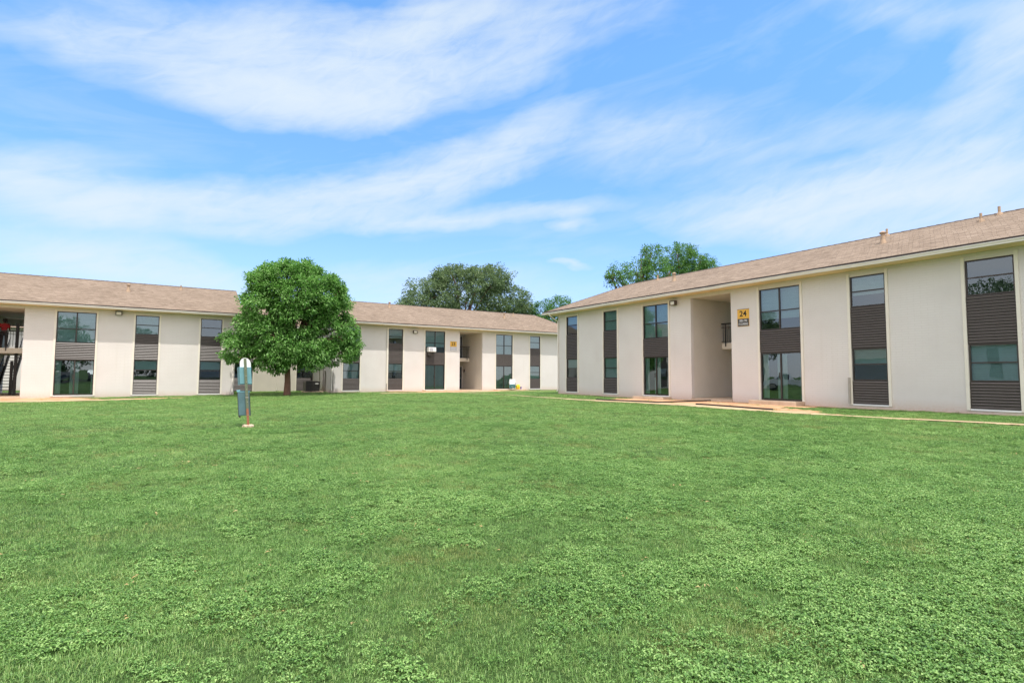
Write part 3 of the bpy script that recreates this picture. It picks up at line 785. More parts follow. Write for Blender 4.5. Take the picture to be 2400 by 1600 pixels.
# stairs and the rear wall inside the left breezeway
def stairs(b, a, c):
    DEP = 8.56
    x0, x1 = a+.06, a+.66
    y0, y1 = 6.9, 9.7
    mb = MB(); n = 14
    for i in range(n):
        t = (i+.5)/n; y = y0+(y1-y0)*t; z = -.02+2.75*(i+1)/n
        mb.box(x0, x1, y-.13, y+.13, z-.03, z)
    tr = mb.build('staircase', M['rail'], b)
    mb = MB()
    for xx in (x0-.05, x1):
        mb.add([(xx, y0-.3, -.06), (xx+.11, y0-.3, -.06), (xx+.11, y0-.05, -.06), (xx, y0-.05, -.06), (xx, y1-.1, 2.78), (xx+.11, y1-.1, 2.78), (xx+.11, y1+.2, 2.78), (xx, y1+.2, 2.78)],
               [(0, 1, 5, 4), (1, 2, 6, 5), (2, 3, 7, 6), (3, 0, 4, 7), (4, 5, 6, 7), (0, 3, 2, 1)])
        mb.box(xx, xx+.05, y0-.3, y0-.25, -.06, 1.05)
        mb.tube([(xx+.025, y0-.28, 1.0), (xx+.025, y1+.1, 3.75)], .025, 6)
        for i in range(1, 14):
            t = i/14; mb.box(xx+.015, xx+.035, y0+(y1-y0)*t-.01, y0+(y1-y0)*t+.01, 2.75*t-.02, 2.75*t+1.0)
    mb.build('stringer', M['rail'], tr)
    MB().box(c-.83, c-.69, 2.9, 3.05, -.06, 4.25).build('support_post', M['rail'], b)
    MB().box(c-1.12, c-.99, 3.6, 3.74, -.06, 2.0).build('support_post', M['rail'], b)
    MB().box(a+.002, c-.002, DEP-.02, DEP+.10, 4.45, 4.965).build('rear_beam', M['stucco'], b)
    MB().box(c-.55, c-.002, DEP-.02, DEP+.10, 2.78, 4.44).build('rear_wall', M['stucco'], b)
    MB().box(c-.30, c-.05, 2.7, 2.95, 2.78, 3.45).build('storage_box', M['signdark'], b)
    mb = MB(); mb.box(c-.50, c-.2, DEP-.16, DEP-.022, 4.20, 4.30)
    mb.build('wall_light', M['lampbox'], b)
stairs(b22, 10.8, 13.1)

# recessed connecting wing between 22 and 23
def wing():
    b = thing('connecting_wing', 'recessed cream wing behind the round green tree, joining the two far buildings', 'building wing', (4.08, 47.55, 0.02))
    L_ = 6.62
    mb = MB()
    slots = [(.55, 1.95), (5.25, 6.55)]
    x = 0
    for a, c in slots: mb.box(x, a, 0, .2, -.3, 5.2); mb.box(a, c, 0, .2, 4.9, 5.2); x = c
    mb.box(x, L_, 0, .2, -.3, 5.2)
    mb.build('wall', M['stucco'], b)
    mb = MB(); mb.add([(0, 1.4, -.1), (L_, 1.4, -.1), (L_, 1.4, 5), (0, 1.4, 5)], [(0, 1, 2, 3)]); mb.build('room_lining', M['dark'], b)
    mb = MB(); mb.add([(-.4, -.6, 5.25), (L_+.4, -.6, 5.25), (L_+.4, 4.0, 7.2), (-.4, 4.0, 7.2), (-.4, 8, 5.3), (L_+.4, 8, 5.3)], [(0, 1, 2, 3), (3, 2, 5, 4)])
    mb.build('roof', M['roof'], b)
    mb = MB(); mb.box(-.0, L_, -.63, -.58, 5.08, 5.24); mb.build('gutter', M['gutter'], b)
    mb = MB(); mb.add([(0, -.58, 5.1), (L_, -.58, 5.1), (L_, 0, 5.1), (0, 0, 5.1)], [(0, 1, 2, 3)]); mb.build('soffit', M['soffit'], b)
    for i, (a, c) in enumerate(slots):
        for (p, q) in ((a-.1, a-.004), (c+.004, c+.1) if i == 0 else (c+.004, c+.06)): MB().box(p, q, -.03, -.001, -.05, 5).build('jamb_board', M['trim'], b)
        window(b, a, c, 3.5, 4.88, .05, [4.2], [], 'h', M['glass'])
        p = MB(); slat_panel(p, a+.02, c-.02, 2.2, 3.49, .05); p.build('louver_panel', [M['louver'], M['ledge']], b)
        window(b, a, c, 1.0, 2.19, .05, [1.6], [], 'half', M['glass'], drop=.5)
        p = MB(); slat_panel(p, a+.02, c-.02, 0.0, .99, .05); p.build('louver_panel', [M['louver'], M['ledge']], b)
    MB().tube([(3.75, -.06, 5.1), (3.75, -.06, 0)], .05, 8).build('downspout', M['gutter'], b)
    mb = MB(); mb.box(4.55, 4.72, -.16, -.001, 1.75, 2.15); mb.tube([(4.63, -.1, 2.15), (4.63, -.1, 2.25)], [.06, .02], 8); mb.build('wall_light', M['lampbox'], b)
wing()
# pipes and meter on the shaded return wall of building 23
mb = MB()
mb.tube([(-.05, 2.1, 2.4), (-.05, 2.1, .1)], .03, 6); mb.tube([(-.05, 1.5, 1.5), (-.05, 1.5, .0)], .05, 6); mb.tube([(-.05, 3.3, 2.1), (-.05, 3.3, .2)], .03, 6); mb.box(-.16, -.001, 3.2, 3.4, 2.0, 2.3)
mb.build('utility_pipes', M['metal'], b23)
mb = MB(); mb.tube([(.16, -.06, 1.35), (.15, -.06, 0.75), (.19, -.06, -.05)], .035, 6); mb.build('utility_pipes', M['metal'], b23)

# plain neighbour seen through the left breezeway
def neighbour(label, loc, rz, L_=20):
    b = thing('apartment_building', label, 'apartment building', loc, rz)
    mb = MB(); mb.box(0, L_, 0, 7, -.4, 5.1); mb.build('wall', M['wall'], b)
    mb = MB(); mb.add([(-.6, -.6, 5.1), (L_+.6, -.6, 5.1), (L_+.6, 7.6, 5.1), (-.6, 7.6, 5.1), (3.5, 3.5, 6.9), (L_-3.5, 3.5, 6.9)], [(0, 1, 5, 4), (1, 2, 5), (2, 3, 4, 5), (3, 0, 4), (0, 3, 2, 1)])
    mb.build('roof', M['roof'], b)
    for x0 in (1.2, 5, 9, 13, 17):
        w = window(b, x0, x0+1.2, 3.6, 4.8, -.05, [4.2], [], 'x', M['glass']); w2 = window(b, x0, x0+1.2, .9, 2.1, -.05, [1.5], [], 'x', M['glass'])
        p = MB(); slat_panel(p, x0, x0+1.2, 2.12, 3.58, -.03); p.build('louver_panel', [M['louver'], M['ledge']], b)
    return b
neighbour('pale building glimpsed through the open stairway of the left building', (-22.5, 60, -.05), 0)
# opposite side of the courtyard, behind the photographer: what the windows mirror
neighbour('cream apartment building facing the lawn from behind the camera', (32, -34, 0), R_(180), 30)

neighbour('cream apartment building far to the left, mirrored in the right building lower windows', (-45, 16, 0), R_(90), 32)

# ------------------------------------------------------------------ building number signs
def sign(label, num, lines, loc, rz, w, h, dark):
    s = thing('building_sign', label, 'sign', loc, rz)
    hy = h*0.55
    MB().box(-w/2, w/2, -.012, 0, -h/2, h/2).build('border', M['yellow'] if dark else M['white'], s)
    MB().box(-w/2+.012, w/2-.012, -.020, -.0125, h/2-hy, h/2-.02).build('number_panel', M['yellow'], s)
    MB().box(-w/2, w/2, -.022, -.0125, h/2-.02, h/2).build('top_bar', M['signdark'], s)
    MB().box(-w/2+.02, w/2-.012, -.020, -.0125, -h/2+.012, h/2-hy-.004).build('address_panel', M['signdark'] if dark else M['signgrey'], s)
    text('number', num, hy*.82, M['black'], s, (0, -.0225, h/2-hy*.5-.008), bold=.006, sx=1.02)
    if lines:
        for i, t in enumerate(lines):
            text('lettering', t, (h-hy)*.40, M['white'], s, (0, -.0225, h/2-hy-.004-(h-hy)*(.27+.44*i)), bold=.0, sx=.62 if i else .86)
    else:
        mb = MB()
        for i in range(2):
            z = h/2-hy-(h-hy)*(.30+.42*i); mb.box(-w*.34, w*.34, -.0225, -.0205, z-.022, z+.022)
        mb.build('lettering', M['white'], s)
    return s
sign('yellow 24 sign over a dark 185-192 address panel on the right building', '24', ['185-192', '1713 SPRING'], (X24-.001, 15.355, 4.01), R_(-90), .60, .80, True)
sign('small yellow 23 sign over a faded grey panel beside the far stairway', '23', None, (20.895, Y23-.001, 3.80), 0, .64, .82, False)

# ------------------------------------------------------------------ pet waste station
def station():
    x, y = 1.86, 15.1
    s = thing('pet_waste_station', 'leaning green post in the lawn with teal dispenser and metal waste bin', 'waste station', (x, y, gz(x, y)), R_(-7))
    lean = math.tan(R_(4.3))
    P = lambda z: -lean*z
    mb = MB()
    # square perforated post built as a U-channel with holes suggested by inset bolts
    def slantbox(mb, x0, x1, y0, y1, z0, z1):
        mb.add([(x0+P(z), yy, z) if True else 0 for z in (z0, z1) for yy in (y0, y1) for x0 in (x0,)] , []) if False else None
        vs = [(xx+P(z), yy, z) for z in (z0, z1) for yy in (y0, y1) for xx in (x0, x1)]
        mb.add(vs, [(0, 2, 3, 1), (4, 5, 7, 6), (0, 1, 5, 4), (2, 6, 7, 3), (0, 4, 6, 2), (1, 3, 7, 5)])
    slantbox(mb, -.026, .026, -.022, .022, .46, 1.70)
    slantbox(mb, .018, .032, -.028, -.0225, .46, 1.70); slantbox(mb, -.032, -.018, -.028, -.0225, .46, 1.70)
    mb.build('post', M['post'], s)
    mb = MB(); slantbox(mb, -.027, .027, -.023, .023, .0, .459); mb.build('post_base', M['rust'], s)
    mb = MB()
    for z in (.30, .62, .80, .93, 1.12, 1.27, 1.45): mb.tube([(P(z)+.006, -.030, z), (P(z)+.006, -.022, z)], .012, 8)
    slantbox(mb, -.035, .035, -.030, .030, .72, .745)
    mb.build('bolt', M['metal'], s)
    # rounded sign board behind the post
    mb = MB(); n = 14; w = .125; zb, zt = 1.10, 1.72
    prof = [(-w, zb), (w, zb)] + [(w*math.cos(math.pi*i/n), zt-w*1.15+w*1.15*math.sin(math.pi*i/n)) for i in range(n+1)]
    k = len(prof)
    vs = [(px+P(pz), .177, pz) for px, pz in prof]+[(px+P(pz), .183, pz) for px, pz in prof]
    mb.add(vs, [tuple(range(k)), tuple(range(2*k-1, k-1, -1))]+[(i, i+k, (i+1) % k+k, (i+1) % k) for i in range(k)])
    mb.build('sign_board', M['white'], s)
    mb = MB(); slantbox(mb, -.142, .128, .034, .17, 1.06, 1.47); 
    slantbox(mb, -.150, .136, .032, .175, 1.47, 1.485)
    mb.build('bag_dispenser', M['teal'], s, bevel=.008)
    mb = MB(); slantbox(mb, -.188, -.144, .045, .16, 1.04, 1.475); mb.build('dispenser_flap', M['tealgrey'], s)
    mb = MB(); slantbox(mb, -.205, .07, .035, .26, .28, .86); mb.build('waste_bin', M['tealgrey'], s, bevel=.015)
    bn = s.children[-1]
    mb = MB(); slantbox(mb, -.213, .078, .028, .27, .862, .882); mb.tube([(-.29, .10, .885), (-.21, .10, .90)], .022, 8); mb.build('lid', M['teal'], bn)
    mb = MB(); slantbox(mb, -.212, -.202, .032, .262, .26, .86); slantbox(mb, .06, .072, .026, .034, .26, .86); mb.tube([(-.20, .06, .23), (-.20, .06, .28)], .02, 6); mb.tube([(-.03, .06, .23), (-.03, .06, .28)], .02, 6); mb.build('bracket', M['signdark'], bn)
    # lumpy concrete footing stained with red soil
    rng = random.Random(3); mb = MB(); n = 16
    vs = [(0, 0, .05)]; 
    for r, z in ((.08, .060), (.125, .040), (.145, -.03)):
        for i in range(n):
            a = 2*math.pi*i/n; q = r*(1+rng.uniform(-.12, .12)); vs.append((q*math.cos(a), q*.8*math.sin(a), z+rng.uniform(-.012, .012)))
    fs = [(0, 1+i, 1+(i+1) % n) for i in range(n)]
    for k in range(2): fs += [(1+k*n+i, 1+(k+1)*n+i, 1+(k+1)*n+(i+1) % n, 1+k*n+(i+1) % n) for i in range(n)]
    mb.add(vs, fs); mb.build('footing', M['concrete'], s)
station()

# ------------------------------------------------------------------ air conditioners, chair, buckets
def condenser():
    x, y = 9.75, 44.0
    z = gz(x, y)
    o = thing('ac_condenser', 'square black air conditioning unit on a slab beside the shaded return wall', 'air conditioner', (x, y, z+.02))
    mb = MB(); mb.box(-.52, .52, -.5, .5, .06, .82); mb.build('cabinet', M['acblack'], o, bevel=.03)
    mb = MB()
    for i in range(18):
        zz = .10+i*.038; mb.box(-.50, .50, -.515, -.505, zz, zz+.012); mb.box(-.53, -.522, -.48, .48, zz, zz+.012)
    for xx in (-.5, -.08, .02, .47): mb.box(xx, xx+.02, -.53, -.516, .08, .80)
    mb.build('grille', M['signdark'], o)
    mb = MB(); mb.tube([(0, 0, .825), (0, 0, .86)], [.46, .44], 24); mb.box(-.54, .54, -.52, .52, .80, .824); mb.build('fan_cover', M['signdark'], o)
    MB().box(.16, .40, -.52, -.5165, .62, .68).build('plate', M['white'], o)
    MB().box(-.65, .75, -.62, .62, -.12, .058).build('slab', M['concrete'], o, bevel=.02)
condenser()
def window_ac():
    o = thing('window_air_conditioner', 'white air conditioner jutting from the upper window left of the 23 sign', 'air conditioner', (10.7+7.61+.17, Y23, Z23+3.12))
    mb = MB(); mb.box(-.02, .64, -.42, .04, .0, .37); mb.build('cabinet', M['white'], o, bevel=.02)
    mb = MB(); mb.box(.05, .36, -.428, -.421, .05, .32); mb.build('grille', M['signgrey'], o)
    mb = MB()
    for i in range(6): mb.box(.03, .62, -.36+i*.05, -.34+i*.05, .371, .378)
    mb.build('vent', M['signgrey'], o)
    MB().box(-.02, .30, -.30, -.055, -.30, -.002).build('bracket', M['louver'], o)
window_ac()
def camp_chair():
    x, y = 26.45, 41.35
    o = thing('camp_chair', 'white and teal folding camp chair in front of a far patio door', 'chair', (x, y, Z23-.03), R_(-35))
    mb = MB()
    for sx in (-1, 1):
        mb.tube([(sx*.28, -.25, 0), (sx*.28, .22, .48)], .013, 6); mb.tube([(sx*.28, .25, 0), (sx*.28, -.25, .48)], .013, 6)
        mb.tube([(sx*.28, .22, .3), (sx*.27, .33, .88)], .013, 6); mb.tube([(sx*.28, -.25, .48), (sx*.28, -.25, .60)], .013, 6)
    mb.tube([(-.28, -.25, 0), (.28, -.25, .46)], .012, 6); mb.tube([(.28, -.25, 0), (-.28, -.25, .46)], .012, 6)
    mb.build('frame', M['metal'], o)
    mb = MB(); n = 6
    vs = [(-.27+.54*i/n, yy, zz-.05*math.sin(math.pi*i/n)) for yy, zz in ((-.25, .45), (.22, .42)) for i in range(n+1)]
    mb.add(vs, [(i, i+1, i+n+2, i+n+1) for i in range(n)]); mb.add([(-.27, -.26, .45), (.27, -.26, .45), (.25, -.24, .10), (-.25, -.24, .10)], [(0, 1, 2, 3)])
    mb.build('seat', M['tealcloth'], o)
    mb = MB()
    vs = [(-.27+.54*i/n, yy+.04*math.sin(math.pi*i/n), zz) for yy, zz in ((.22, .44), (.33, .90)) for i in range(n+1)]
    mb.add(vs, [(i, i+1, i+n+2, i+n+1) for i in range(n)]); mb.build('backrest', M['canvas'], o)
    for sx in (-1, 1): MB().box(sx*.28-.04, sx*.28+.04, -.28, .25, .60, .625).build('armrest', M['canvas'], o)
camp_chair()
def toy_house():
    o = thing('toy_box', 'lime yellow plastic toy box with an orange front by the far wall', 'toy', (27.1, 41.5, Z23-.03))
    mb = MB(); mb.box(-.17, .17, -.15, .15, 0, .34); mb.add([(-.06, -.16, .34), (.19, -.16, .34), (.19, .16, .34), (-.06, .16, .34), (.0, -.10, .44), (.14, -.10, .44), (.14, .1, .44), (.0, .1, .44)], [(0, 1, 5, 4), (1, 2, 6, 5), (2, 3, 7, 6), (3, 0, 4, 7), (4, 5, 6, 7)])
    mb.build('body', M['lime'], o, bevel=.02)
    MB().box(-.12, .02, -.17, -.151, .03, .2).build('door', M['orange'], o)
    o = thing('small_bucket', 'small purple bucket beside the lime toy box', 'bucket', (27.48, 41.55, Z23-.03))
    mb = MB(); mb.tube([(0, 0, 0), (0, 0, .22)], [.075, .10], 14); mb.build('pail', M['purple'], o)
    mb = MB(); mb.tube([(.1*math.cos(a), 0, .22+.09*math.sin(a)) for a in np.linspace(0, math.pi, 9)], .006, 5); mb.build('handle', M['white'], o)
toy_house()

# black edging strips lying on the soil in front of building 24
def edging(label, pts, r=.03):
    q = [(x, y, gz(x, y)+.024+r) for x, y in pts]
    o = MB().tube(q, r, 8).build('edging_strip', M['black'], None, smooth=True)
    tag(o, label, 'edging strip')
def dense(pts, n=6):
    out = []
    for (a, b), (c, d) in zip(pts[:-1], pts[1:]):
        for i in range(n): t = i/n; out.append((a+(c-a)*t, b+(d-b)*t+.03*math.sin(7*(a+t*(c-a))+3*(b+t*(d-b)))))
    return out+[pts[-1]]
edging('long bent black edging strip on the soil left of the right building stairway', dense([(18.95, 21.6), (18.85, 19.4), (18.75, 17.2), (20.0, 17.0), (21.7, 16.9)]))
edging('straight black edging strip along the path in front of the 24 sign', dense([(18.95, 15.3), (18.95, 13.6), (19.0, 11.9)]))
edging('short black edging piece lying inside the right building stairway', dense([(22.0, 17.3), (22.7, 17.0)]), .022)

# ------------------------------------------------------------------ person on the upper walkway
def skin_mesh(name, verts, edges, radii, mat, parent, sub=2, root=0):
    me = bpy.data.meshes.new(name)
    me.from_pydata(verts, edges, []); me.update()
    o = bpy.data.objects.new(name, me); COL.objects.link(o)
    md = o.modifiers.new('skin', 'SKIN'); md.use_smooth_shade = True
    for v, r in zip(me.skin_vertices[0].data, radii): v.radius = (r, r) if not isinstance(r, tuple) else r
    me.skin_vertices[0].data[root].use_root = True
    s = o.modifiers.new('sub', 'SUBSURF'); s.levels = sub; s.render_levels = sub
    dg = bpy.context.evaluated_depsgraph_get()
    m2 = bpy.data.meshes.new_from_object(o.evaluated_get(dg))
    o.modifiers.clear(); o.data = m2
    m2.materials.clear(); m2.materials.append(mat)
    o.parent = parent
    return o
def person():
    p = thing('person', 'person in a red shirt and dark trousers at the balcony rail, arm reaching right', 'person', (-8.02, Y22+2.75, Z22+2.76), R_(200))
    # local frame: facing -Y (turned by rz), right arm reaches forward
    V = [(0, 0, .92), (0, 0, 1.10), (0, .01, 1.30), (0, 0, 1.43), (0, -.02, 1.50), (0, -.03, 1.60),      # pelvis, waist, chest, neck base, neck, head
         (-.10, 0, .88), (-.11, -.01, .48), (-.11, .02, .08), (-.11, -.13, .03),
         (.10, 0, .88), (.11, -.02, .48), (.11, .02, .08), (.11, -.13, .03),
         (-.18, 0, 1.38), (-.24, -.06, 1.14), (-.30, -.26, 1.06), (-.33, -.34, 1.07),
         (.18, 0, 1.38), (.24, .0, 1.12), (.22, -.18, .98), (.21, -.25, .98)]
    E_ = [(0, 1), (1, 2), (2, 3), (3, 4), (4, 5), (0, 6), (6, 7), (7, 8), (8, 9), (0, 10), (10, 11), (11, 12), (12, 13), (2, 14), (14, 15), (15, 16), (16, 17), (2, 18), (18, 19), (19, 20), (20, 21)]
    rad = [.13, .115, .13, .07, .05, .085, .085, .06, .042, .035, .085, .06, .042, .035, .055, .042, .033, .03, .055, .042, .033, .03]
    body = skin_mesh('body', V, E_, rad, M['skin'], p)
    # fingers, each its own short chain rooted in the palm
    for (hx, hy, hz, dx) in ((-.33, -.36, 1.07, -.03), (.21, -.27, .98, 0)):
        mb = MB()
        for k, ln in enumerate((.07, .085, .08, .06)):
            o = (k-1.5)*.019
            mb.tube([(hx+o, hy, hz), (hx+o*1.15+dx*.5, hy-ln*.55, hz+.008), (hx+o*1.2+dx, hy-ln, hz-.012)], [.0095, .009, .007], 6)
        mb.tube([(hx+.03, hy+.03, hz), (hx+.055, hy-.01, hz+.01), (hx+.06, hy-.035, hz+.005)], [.011, .010, .008], 6)
        mb.build('fingers', M['skin'], body, smooth=True)
    # face
    mb = MB(); mb.tube([(0, -.108, 1.625), (0, -.135, 1.59), (0, -.11, 1.578)], [.008, .016, .01], 6); mb.build('nose', M['skin'], body, smooth=True)
    for s_ in (-1, 1):
        mb = MB(); mb.tube([(s_*.033, -.108, 1.622), (s_*.033, -.117, 1.622)], .011, 8); mb.build('eye', M['black'], body)
        mb = MB(); mb.tube([(s_*.086, -.02, 1.625), (s_*.10, -.005, 1.60), (s_*.086, -.02, 1.575)], .013, 6); mb.build('ear', M['skin'], body, smooth=True)
    mb = MB(); mb.tube([(-.025, -.112, 1.552), (0, -.118, 1.549), (.025, -.112, 1.552)], .006, 6); mb.build('mouth', M['red'], body)
    skin_mesh('hair', [(0, .03, 1.60), (0, .035, 1.68), (0, -.03, 1.70), (0, .10, 1.62)], [(0, 1), (1, 2), (0, 3)], [.105, .10, .085, .075], M['hair'], p)
    skin_mesh('shirt', [(0, 0, .93), (0, 0, 1.10), (0, .01, 1.30), (0, 0, 1.42), (-.18, 0, 1.385), (-.235, -.05, 1.18), (.18, 0, 1.385), (.235, 0, 1.17)],
              [(0, 1), (1, 2), (2, 3), (2, 4), (4, 5), (2, 6), (6, 7)], [.155, .14, .155, .085, .078, .065, .078, .065], M['red'], p)
    skin_mesh('trousers', [(0, 0, .95), (-.10, 0, .86), (-.112, -.01, .48), (-.112, .02, .10), (.10, 0, .86), (.112, -.02, .48), (.112, .02, .10)],
              [(0, 1), (1, 2), (2, 3), (0, 4), (4, 5), (5, 6)], [.15, .105, .08, .062, .105, .08, .062], M['darkcloth'], p)
    for s_ in (-1, 1):
        mb = MB(); mb.tube([(s_*.11, .05, .035), (s_*.11, -.06, .04), (s_*.11, -.17, .028)], [.045, .05, .035], 8); mb.build('shoe', M['black'], p, smooth=True)
person()

# ------------------------------------------------------------------ trees
def fast_mesh(name, verts, faces4, mat, parent=None):
    me = bpy.data.meshes.new(name)
    nv, nf = len(verts), len(faces4)
    me.vertices.add(nv); me.vertices.foreach_set('co', np.asarray(verts, np.float32).ravel())
    me.loops.add(nf*4); me.loops.foreach_set('vertex_index', np.asarray(faces4, np.int32).ravel())
    me.polygons.add(nf); me.polygons.foreach_set('loop_start', np.arange(0, nf*4, 4, dtype=np.int32))
    me.update(calc_edges=True); me.validate()
    me.materials.append(mat)
    o = bpy.data.objects.new(name, me); COL.objects.link(o)
    if parent: o.parent = parent
    return o
def leaves(rng, centers, rads, per, ll, lw, out_c, droop=.35):
    """leaf sprays: every cluster holds leaves fanned round a few twigs"""
    n = len(centers)*per
    c = np.repeat(centers, per, 0); r = np.repeat(rads, per)
    d = rng.normal(size=(n, 3)); d /= np.linalg.norm(d, axis=1)[:, None]
    p = c + d*(r*rng.random(n)**.45)[:, None]*np.array([1, 1, .75])
    ax = d*.8 + rng.normal(size=(n, 3))*.55 + (c-out_c)/(np.linalg.norm(c-out_c, axis=1)[:, None]+.01)*.6
    ax[:, 2] -= droop
    ax /= np.linalg.norm(ax, axis=1)[:, None]
    up = np.array([0, 0, 1.]) + rng.normal(size=(n, 3))*.45
    sd = np.cross(ax, up); sd /= np.linalg.norm(sd, axis=1)[:, None]+1e-6
    nm = np.cross(sd, ax)
    L = ll*rng.uniform(.65, 1.25, n)[:, None]; W = lw*rng.uniform(.7, 1.2, n)[:, None]
    v0 = p; v1 = p+ax*L*.5+sd*W*.5+nm*W*.18; v2 = p+ax*L-nm*L*.12; v3 = p+ax*L*.5-sd*W*.5+nm*W*.18
    vs = np.stack([v0, v1, v2, v3], 1).reshape(-1, 3)
    return vs, np.arange(len(vs)).reshape(-1, 4)
def crown_clusters(rng, lobes, dens, rc, zmin=None, inner=.35):
    cs, rs = [], []
    for (x, y, z, rx, ry, rz) in lobes:
        n = int(dens*(rx*ry+rx*rz+ry*rz)/3*4*math.pi)
        d = rng.normal(size=(n, 3)); d /= np.linalg.norm(d, axis=1)[:, None]
        rad = np.where(rng.random(n) < .78, rng.uniform(.80, 1.04, n), rng.uniform(inner, .8, n))
        lump = 1+.10*np.sin(d[:, 0]*5+x)*np.sin(d[:, 2]*6+y)+.07*np.sin(d[:, 1]*9)
        q = np.array([x, y, z])+d*np.array([rx, ry, rz])*(rad*lump)[:, None]
        cs.append(q); rs.append(rc*rng.uniform(.6, 1.3, n))
    c = np.concatenate(cs); r = np.concatenate(rs)
    # drop clusters buried deep inside another lobe
    keep = np.ones(len(c), bool)
    for (x, y, z, rx, ry, rz) in lobes:
        k = ((c-np.array([x, y, z]))/np.array([rx, ry, rz]))**2
        keep &= ~((k.sum(1) < .30) & (rng.random(len(c)) < .7))
    if zmin is not None: keep &= c[:, 2] > zmin
    return c[keep], r[keep]
def tree(name, label, base, lobes, trunk_h, trunk_r, mat, ll, lw, dens, rc, per, seed, cat='tree', group=None, droop=.35, bark='bark', holes=()):
    rng = np.random.default_rng(seed)
    t = thing(name, label, cat, base, 0, group)
    c, r = crown_clusters(rng, lobes, dens, rc)
    for (hx, hz, hr) in holes:      # openings where no twig grows
        k = (np.hypot(c[:, 0]-hx, c[:, 2]-hz) > hr) | (rng.random(len(c)) < .10)
        c, r = c[k], r[k]
    oc = np.array([0, 0, np.mean([l[2] for l in lobes])])
    vs, fs = leaves(rng, c, r, per, ll, lw, oc, droop)
    fast_mesh('crown', vs, fs, M[mat], t)
    mb = MB()
    mb.tube([(0, 0, -.25), (0, 0, .0), (trunk_r*.1, 0, trunk_h*.35), (-trunk_r*.1, 0, trunk_h*.7), (0, 0, trunk_h)], [trunk_r*1.7, trunk_r*1.25, trunk_r, trunk_r*.92, trunk_r*.9], 12, cap=False)
    tr = mb.build('trunk', M[bark], t, smooth=True)
    mb = MB()
    top = Vector((0, 0, trunk_h*.96))
    for (x, y, z, rx, ry, rz) in lobes:
        for k in range(3):
            e = Vector((x, y, z))+Vector(rng.normal(size=3))*.45*min(rx, rz)
            m1 = top.lerp(e, .35)+Vector((0, 0, .12*(e-top).length)); m2 = top.lerp(e, .7)+Vector(rng.normal(size=3))*.12*rx
            rr = trunk_r*.5
            mb.tube([top-Vector((0, 0, .15*trunk_h)), m1, m2, e], [rr, rr*.65, rr*.38, rr*.15], 7)
            for q in range(5):
                s0 = m2.lerp(e, rng.random()); e2 = s0+Vector(np.clip(rng.normal(size=3), -1, 1))*.32*rx
                mb.tube([s0, s0.lerp(e2, .5)+Vector((0, 0, .1)), e2], [rr*.25, rr*.15, rr*.06], 5)
    mb.build('branches', M[bark], t, smooth=True)
    return t
bx, by = 7.08, 39.0
gb = gz(bx, by)
def lob(x, z, r1, r2, y=38.8, ry=None): return (x-bx, y-by, z-gb, r1, ry or r1*.9, r2)
ash_lobes = [lob(7.6, 6.9, 2.95, 1.85, 38.9, 2.4), lob(5.75, 6.75, 1.35, 1.35, 38.4), lob(9.25, 6.6, 1.45, 1.5, 38.6), lob(7.3, 5.3, 2.4, 1.5, 38.8, 2.2), lob(9.85, 4.3, 1.6, 1.75, 38.6), lob(5.4, 3.95, 1.4, 1.5, 38.1, 1.3),
   lob(3.95, 2.95, .70, .72, 37.9), lob(7.0, 3.15, 1.8, 1.15, 37.9, 1.4), lob(8.7, 3.0, 1.3, .85, 38.2), lob(10.6, 3.2, 1.0, .85, 38.2), lob(7.6, 8.3, 1.3, .55, 38.7),
   lob(7.5, 6.2, 1.9, 1.1, 37.4, 1.0), lob(5.9, 2.45, 1.0, .75, 37.8), lob(8.4, 2.3, .9, .6, 37.9), lob(4.9, 5.5, .9, .8, 37.7)]
_r = random.Random(17)
for (x_, z_) in ((4.6, 7.6), (5.6, 8.1), (6.7, 8.65), (8.3, 8.7), (9.6, 8.1), (10.3, 7.2), (10.7, 6.3), (11.0, 5.4), (11.2, 4.3), (11.0, 2.8), (9.9, 2.1), (7.6, 1.95), (6.3, 1.75), (4.9, 2.0), (3.5, 2.5), (3.6, 3.7), (4.1, 4.7), (4.3, 6.3)):
    q_ = _r.uniform(.25, .48); ash_lobes.append(lob(x_+_r.uniform(-.12, .12), z_+_r.uniform(-.12, .12), q_, q_*.8, 38.6+_r.uniform(-.5, .3)))
tree('ash_tree', 'round bright green ash tree on a brown trunk before the recessed wing', (bx, by, gb), ash_lobes, 2.6, .19, 'ashleaf', .20, .088, 7.0, .31, 40, 11,
   holes=[(9.5-bx, 6.85-gb, .42), (6.45-bx, 6.1-gb, .36), (5.3-bx, 5.35-gb, .45), (7.7-bx, 4.75-gb, .40), (10.2-bx, 2.75-gb, .3), (8.6-bx, 5.6-gb, .22), (6.5-bx, 7.5-gb, .2), (9.0-bx, 3.9-gb, .25)])

